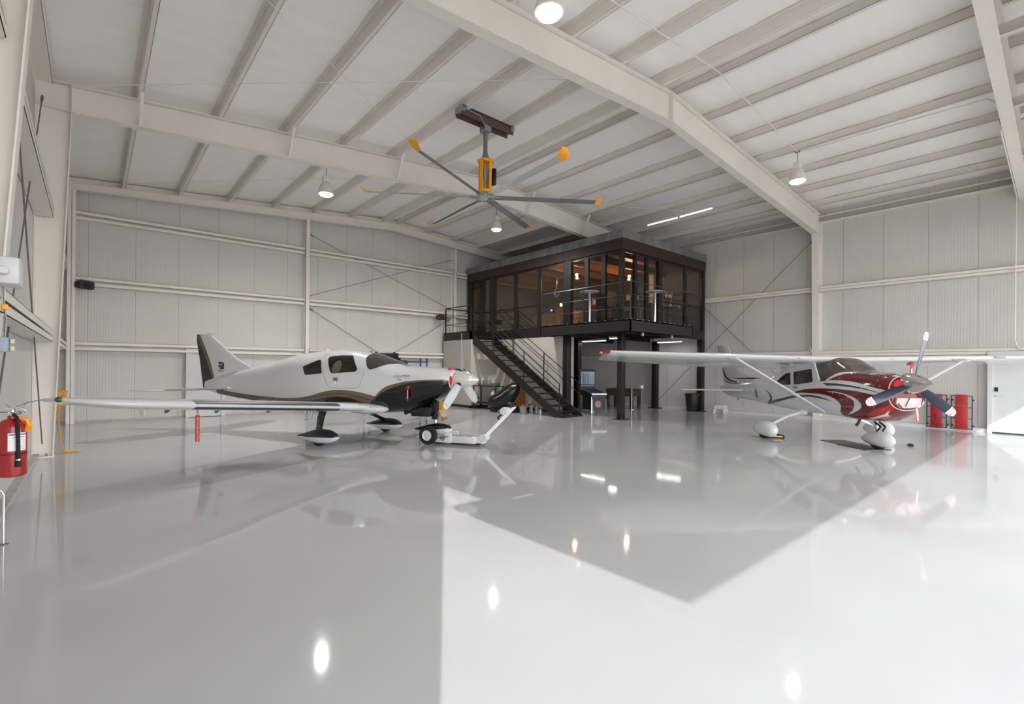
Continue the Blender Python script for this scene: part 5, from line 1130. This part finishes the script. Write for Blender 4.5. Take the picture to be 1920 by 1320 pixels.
# rivets on the cowl
m = MB()
rr = random.Random(5)
for s, z in ((1.45, 1.2), (1.6, 1.05), (1.3, 1.05), (1.15, 1.0), (1.1, 1.09), (1.5, 1.47), (1.75, 1.5), (1.95, 1.42), (1.9, 1.33), (.9, 1.12), (1.05, .92), (1.3, .98), (1.7, .95), (1.9, .9), (2.05, .88), (1.2, .82), (1.65, 1.25), (1.05, 1.45)):
    for sd in (1, -1):
        w_, z_ = FB.on(s, z, sd, .008); m.ball((s, -w_, z_), .009, n=6, m=4)
m.build('cowl_fastener', M_ALU, B)

# ---------------------------------------------------------------- things on the floor
c = thing('wheel_chock', 'black and yellow wheel chock by the high-wing airplane main wheel', 'wheel chock', (13.86, -13.14, 0), radians(-60))
MB().rbox(-.24, -.08, 0, .24, .08, .07, .012).prism([(-.24, .07), (.0, .115), (.24, .07)], lambda x, z, y: (x, y, z), -.05, .05).build('block', M_RUB, c)
MB().box(.02, -.083, .03, .2, -.081, .06).build('yellow_band', M_YEL, c)
MB().tube([(-.2, -.06, .012), (-.4, -.03, .01), (-.45, .05, .01), (-.25, .08, .01), (.1, .1, .01)], .008, 6).build('rope', mat('pale_rope', '#a99a5c', .8), c)
c = thing('floor_mat', 'dark brown folded flat board under the nose wheel of the red airplane', 'mat', (13.9, -14.9, 0), radians(-127))
MB().box(-.35, -.28, 0, .45, .28, .012).build('board', mat('dark_brown_board', '#4c4743', .6, noise=.1), c)
MB().box(-.95, -.22, .0, -.34, .34, .01).build('folded_flap', mat('dark_brown_board_light', '#655f58', .6), c)
c = thing('wheel_chock', 'small wheel chock with a cord behind the nose wheel of the red airplane', 'wheel chock', (14.9, -15.55, 0), .3)
MB().rbox(-.1, -.04, 0, .1, .04, .05, .01).build('block', M_BLACK, c); MB().tube([(.1, 0, .02), (.2, .04, .01), (.28, .0, .01), (.2, -.05, .01), (.1, -.02, .01)], .007, 6).build('rope', bpy.data.materials['pale_rope'], c)
# creepers on the wall
def creeper(y, label, scr):
    t = thing('mechanic_creeper', label, 'creeper', (19.52, y, .04), group='red creepers on the wall')
    m = MB()
    for s in (-.21, .21): m.tube([(0, s, 0), (0, s, .93)], .012, 8)
    for z in (.02, .3, .6, .92): m.tube([(0, -.21, z), (0, .21, z)], .01, 8)
    m.build('tube_frame', M_BLACK, t)
    MB().rbox(-.05, -.13, .0, -.01, .13, .66, .012).rbox(-.055, -.13, .67, -.01, .13, .78, .015).rbox(-.06, -.13, .785, -.01, .13, .95, .02).build('pad', mat('red_vinyl', '#a9241f', .4) if not scr else mat('crimson_vinyl', '#921526', .4), t)
    for s in (-.21, .21):
        for z in (.1, .8): MB().cyl((.0, s-.012, z), (.06, s-.012, z), .025, 12).build('caster', M_RUB, t)
    if scr:
        MB().tube([(-.056, .04, .38), (-.056, .0, .36), (-.056, .03, .32), (-.056, -.01, .28), (-.056, .03, .22), (-.056, .04, .16), (-.056, .01, .1), (-.056, -.05, .11), (-.056, -.07, .09)], .007, 5).build('script_logo', M_BLKP, t)
creeper(-15.32, 'red creeper with black script standing against the wall behind the propeller', True)
creeper(-15.84, 'plain red creeper standing against the wall beside the sunlit door', False)
# trash can and step stool
t = thing('trash_can', 'black trash can beside the lounge wall post', 'trash can', (19.17, -8.15, 0))
MB().lathe([(0, .01), (.19, 0), (.2, .02), (.25, .62), (.27, .64), (.27, .67), (.245, .67), (.24, .62), (.19, .04), (0, .04)], n=36).build('bin', mat('bin_black', '#15161a', .35), t)
MB().lathe([(.262, .6), (.275, .62), (.27, .66), (.25, .69), (.2, .70)], n=30).build('liner_bag', M_BLKP, t)
t = thing('step_stool', 'white plastic step stool on the floor by the lounge wall post', 'step stool', (19.25, -9.25, 0), radians(10))
MB().rbox(-.14, -.17, .27, .14, .17, .31, .012).build('step_top', M_WHT, t)
for sx_ in (-1, 1):
    for sy_ in (-1, 1): MB().loft([[(sx_*(.1+a)+dx*w_, sy_*(.13+a)+dy*w_, z) for dx, dy in ((-1, -1), (1, -1), (1, 1), (-1, 1))] for z, a, w_ in ((0, .06, .035), (.28, 0, .045))]).build('leg', M_WHT, t)
MB().box(-.15, -.19, .1, .15, -.175, .16).box(-.15, -.16, .17, -.14, .16, .28).box(.14, -.16, .17, .15, .16, .28).box(-.13, -.18, .17, .13, -.165, .28).build('side_panel', M_WHT, t)
# foosball table
t = thing('foosball_table', 'dark wooden foosball table under the lounge', 'foosball table', (18.45, -5.45, 0), radians(-85))
MB().box(-.62, -.36, .5, .62, -.33, .8).box(-.62, .33, .5, .62, .36, .8).box(-.62, -.33, .5, -.59, .33, .8).box(.59, -.33, .5, .62, .33, .8).box(-.6, -.34, .6, .6, .34, .62).build('cabinet', M_WOODD, t)
for a in (-.56, .56):
    for b in (-.3, .3): MB().box(a-.06, b-.055, 0, a+.06, b+.055, .5).build('leg', M_WOODD, t)
for k in range(8):
    x = -.5+k*.143; r_ = MB().cyl((x, -.55, .76), (x, .55, .76), .008, 8).build('rod', M_CHROME, t)
    MB().cyl((x, (-.65 if k % 2 else .55), .76), (x, (-.55 if k % 2 else .65), .76), .018, 10).build('rod_grip', M_BLKP, r_)
    m = MB()
    for j in range(3): m.rbox(x-.012, -.2+j*.2-.012, .68, x+.012, -.2+j*.2+.012, .79, .004)
    m.build('players', (M_RED if k % 2 else M_NAVY), r_)
for s in (-.6, .6): MB().cyl((s, 0, .7), (s+(.03 if s > 0 else -.03), 0, .7), .045, 16).build('ball_return', M_BLKP, t)
MB().lathe([(.06, 0), (.075, .1), (.07, .12), (0, .13)], c=(18.9, -6.05, .82), n=16).build('paper_cup', M_PAPER, label='white cup standing on the corner of the foosball table', cat='cup')
MB().cyl((17.85, -6.3, 0), (17.85, -6.3, .85), .012, 10).lathe([(.09, 0), (.09, .01), (.02, .02)], c=(17.85, -6.3, 0), n=20).build('chrome_stand', M_CHROME, label='thin chrome stand on the floor before the foosball table', cat='stand')
# pinball machine
t = thing('pinball_machine', 'dark arcade pinball machine with pale trims beside the stairs', 'pinball machine', (15.8, -6.0, 0), radians(-115))
MB().prism([(-.55, .62), (.55, .5), (.55, .7), (-.55, .85)], lambda x, z, y: (x, y, z), -.28, .28).build('playfield_cabinet', mat('arcade_black', '#16181f', .3), t)
MB().prism([(-.72, .7), (-.5, .7), (-.45, 1.55), (-.62, 1.6)], lambda x, z, y: (x, y, z), -.33, .33).build('backbox', bpy.data.materials['arcade_black'], t)
MB().box(-.445, -.28, .95, -.44, .28, 1.5).build('backglass', mat('backglass_art', '#93a6b4', .15), t)
MB().tube([(-.438, -.2, 1.45), (-.43, -.2, 1.0), (-.43, -.12, 1.0), (-.43, -.12, 1.4), (-.43, 0, 1.4), (-.43, 0, 1.0)], .012, 5).box(-.44, -.28, .98, -.432, .28, 1.02).build('backglass_frame', M_BLKP, t)
MB().box(-.55, -.3, .84, -.5, -.285, 1.58).box(-.55, .285, .84, -.5, .3, 1.58).bar((-.55, -.29, .86), (.55, -.29, .71), .02, .02).bar((-.55, .29, .86), (.55, .29, .71), .02, .02).box(.54, -.3, .66, .57, .3, .72).build('side_rail', M_ALU, t)
for a, b in ((.5, -.27), (.5, .27), (-.5, -.27), (-.5, .27)):
    MB().bar((a, b, .6), (a*1.1, b*1.08, 0), .04, .04).build('leg', M_ALU, t)
MB().prism([(-.4, .1), (.45, .1), (.45, .5), (-.4, .6)], lambda x, z, y: (x, y, z), -.24, .24).build('lower_panel', bpy.data.materials['arcade_black'], t)
MB().lathe([(0, 0), (.12, 0), (.12, .006), (0, .008)], c=(.452, 0, .32), ax=(1, 0, 0), n=24).build('round_badge', mat('badge_pink', '#b8888a', .5), t)
# cart with bottles
t = thing('detail_cart', 'black wheeled cart carrying spray bottles by the plaster wall', 'cart', (13.35, -2.75, 0), radians(-78))
for z in (.25, .92): MB().rbox(-.6, -.25, z-.03, .6, .25, z, .008).build('shelf', M_BLACK, t)
for a in (-.56, .56):
    for b in (-.22, .22):
        MB().box(a-.018, b-.018, .15, a+.018, b+.018, .92).build('leg', M_BLACK, t); MB().cyl((a, b-.02, .075), (a, b+.02, .075), .075, 18).build('wheel', M_RUB, t)
MB().tube([(-.6, -.2, .92), (-.75, -.2, 1.0), (-.75, .2, 1.0), (-.6, .2, .92)], .014, 8).build('push_handle', M_BLACK, t)
def spray(x, y, z, h, m_, label, trig=True):
    o = thing('spray_bottle', label, 'bottle', (x, y, z), group='bottles on the black cart')
    MB().lathe([(.04, 0), (.045, .01), (.045, h*.6), (.03, h*.75), (.014, h*.8), (.014, h*.88)], n=18).build('bottle_body', m_, o)
    MB().rbox(-.012, -.035, h*.88, .012, .03, h, .004).build('trigger', M_PAPER if trig else M_RED, o)
ca_, sa_ = cos(radians(-78)), sin(radians(-78))
for i, (u, v, h, mm, lb) in enumerate(((-.35, .05, .28, M_WHT, 'white spray bottle at the handle end of the black cart'), (-.2, -.08, .26, M_CLEAR, 'clear spray bottle, second from the cart handle'), (-.08, .1, .3, M_WHT, 'tall white spray bottle in the middle of the cart'), (.06, -.06, .26, M_GALV, 'grey bottle in the middle of the cart'), (.2, .05, .3, M_WHT, 'white spray bottle beside the green box'))):
    spray(13.35+u*ca_-v*sa_, -2.75+u*sa_+v*ca_, .92, h, mm, lb)
MB().rbox(-.16, -.08, 0, .16, .08, .11, .01).build('product_box', mat('green_carton', '#3f9a52', .5), label='green carton lying on the black cart', cat='box').location = (13.35+.38*ca_, -2.75+.38*sa_, .92)
t = thing('paint_can', 'white pump bottle standing below the black cart', 'bottle', (13.3, -3.15, .25)); MB().lathe([(.09, 0), (.1, .02), (.1, .4), (.05, .47), (.03, .5)], n=20).build('body', M_WHT, t); MB().cyl((0, 0, .5), (0, 0, .56), .02, 10).build('pump', M_BLKP, t)
t = thing('work_stool', 'small black round stool under the black cart', 'stool', (13.0, -2.35, 0)); MB().lathe([(0, .42), (.16, .42), (.17, .45), (.15, .47), (0, .47)], n=24).build('seat', M_BLACK, t); MB().cyl((0, 0, .1), (0, 0, .42), .02, 10).tube([(.18, 0, .04), (0, 0, .12), (-.18, 0, .04)], .012, 6).tube([(0, .18, .04), (0, 0, .12), (0, -.18, .04)], .012, 6).build('stand', M_BLACK, t)
# covered black machine and orange box behind
t = thing('covered_scooter', 'black covered ride-on scooter slumped beside the stairs', 'scooter', (12.95, -4.15, 0), radians(-60)); t.scale = (1.15, 1.15, 1.18)
MB().loft([[(x, w_*cos(a), z+h*sin(a)) for a in [2*pi*k/20 for k in range(20)]] for x, w_, z, h in ((-.5, .05, .2, .08), (-.42, .22, .3, .2), (-.15, .3, .36, .28), (.15, .32, .5, .36), (.35, .3, .62, .3), (.5, .2, .7, .2), (.56, .04, .72, .05))]).build('cover', mat('black_vinyl_cover', '#121214', .3, bump=.6, bscale=6), t)
MB().tube([(-.2, -.31, .42), (.05, -.33, .55), (.25, -.3, .72)], [.01, .018, .006], 8).build('silver_trim', M_ALU, t)
for x in (-.3, .35): MB().cyl((x, -.1, .13), (x, .1, .13), .13, 24).build('wheel', M_RUB, t)
MB().rbox(-.2, -.2, 0, .2, .2, .92, .03).build('storage_bin', mat('amber_bin', '#8a5510', .5), label='tall amber bin behind the covered scooter', cat='bin').location = (14.0, -3.75, 0)
MB().rbox(-.15, -.2, 0, .15, .2, .16, .01).build('cardboard_box', mat('brown_carton', '#6b4327', .7), label='low brown carton beside the stair foot', cat='box').location = (13.6, -4.3, 0)
t = thing('bucket', 'white bucket with a red cloth by the foot of the stairs', 'bucket', (13.0, -5.2, 0)); MB().lathe([(0, .01), (.1, 0), (.135, .26), (.145, .27), (.14, .28), (.125, .27), (.09, .03), (0, .03)], n=28).build('pail', M_GALV, t); MB().ball((0, 0, .29), .09, .08, .06, n=14, m=8).build('red_cloth', M_REDF, t)
for i, (x, y, r, h, m_, lb) in enumerate(((13.5, -5.0, .06, .3, M_CLEAR, 'tall clear jar beside the stair stringer'), (13.6, -5.25, .07, .26, M_GALV, 'grey tin beside the stair stringer'), (13.3, -5.75, .08, .22, M_GALV, 'short pale tin under the lowest stair treads'), (13.75, -4.8, .06, .28, M_WHT, 'white jar behind the bucket by the stairs'))):
    o = thing('tin', lb, 'tin', (x, y, 0), group='tins by the stairs'); MB().lathe([(0, 0), (r, 0), (r, h*.8), (r*.8, h*.88), (r*.8, h)], n=20).build('body', m_, o); MB().cyl((0, 0, h), (0, 0, h+.02), r*.85, 16).build('lid', M_BLKP, o)
MB().lathe([(0, 0), (.13, 0), (.15, .28), (.155, .3), (0, .31)], n=26).build('tub', mat('yellow_tub', '#cc9210', .5), label='yellow tub on the floor behind the airplane nose', cat='tub').location = (11.75, -2.0, 0)
# wall objects behind the propeller: helmet rack
t = thing('wall_hooks', 'tool hooks with a blue bag and orange strap hung on the plaster wall', 'tool hooks', (13.0, -1.1, 1.35))
MB().box(-.02, -.5, .18, .03, .5, .22).build('rail', M_BLKP, t); MB().rbox(-.1, -.35, -.3, -.02, -.1, .17, .03).build('blue_bag', M_NAVY, t); MB().rbox(-.06, .0, -.25, -.02, .1, .17, .02).build('orange_strap', mat('orange_strap', '#a0502a', .6), t); MB().rbox(-.08, .15, -.1, -.02, .42, .17, .03).build('olive_pouch', mat('olive_pouch', '#4d4a30', .7), t)
# storage rack behind the low-wing airplane
t = thing('storage_rack', 'blue steel storage rack standing against the end wall behind the airplane cabin', 'rack', (9.6, -.35, 0))
M_BLUE = mat('rack_blue', '#1c4562', .45)
for x in (-2.3, -.2, 2.25):
    for y in (-.25, .25): MB().box(x-.025, y-.02, 0, x+.025, y+.02, 2.0).build('upright', M_BLUE, t)
for z in (.5, 1.2, 1.86):
    m = MB()
    for y in (-.25, .25): m.box(-2.3, y-.015, z-.05, 2.3, y+.015, z)
    m.build('cross_beam', M_BLUE, t)
    MB().box(-2.28, -.24, z, 2.28 if z < 1.5 else 1.2, .24, z+.015).build('shelf_deck', M_WOODD, t)
t = thing('folded_frame', 'long black folded frame with round feet lying on top of the storage rack', 'frame', (9.0, -.4, 1.9))
MB().rbox(-1.6, -.12, 0, 1.1, .12, .2, .03).rbox(.5, -.2, .0, 1.6, .2, .26, .04).build('body', M_BLKP, t)
for x in (-.95, -.6, -.35, .5, .7, 1.45): MB().cyl((x, -.1, .18), (x, -.1, .3), .05, 14).build('foot', M_BLKP, t)
t = thing('tool_case', 'black case at the end of the rack shelf behind the windscreen', 'case', (10.6, -.45, 1.87)); MB().rbox(-.45, -.12, 0, .1, .12, .12, .02).build('body', M_BLKP, t); MB().rbox(.1, -.15, -.12, .4, .1, .02, .03).build('lid', M_BLKP, t)
t = thing('storage_bin', 'blue plastic bin on the rack shelf behind the airplane cabin', 'bin', (7.7, -.4, 1.215)); MB().rbox(-.3, -.2, 0, .3, .2, .35, .03).build('body', mat('dull_blue_bin', '#5a6272', .5), t)
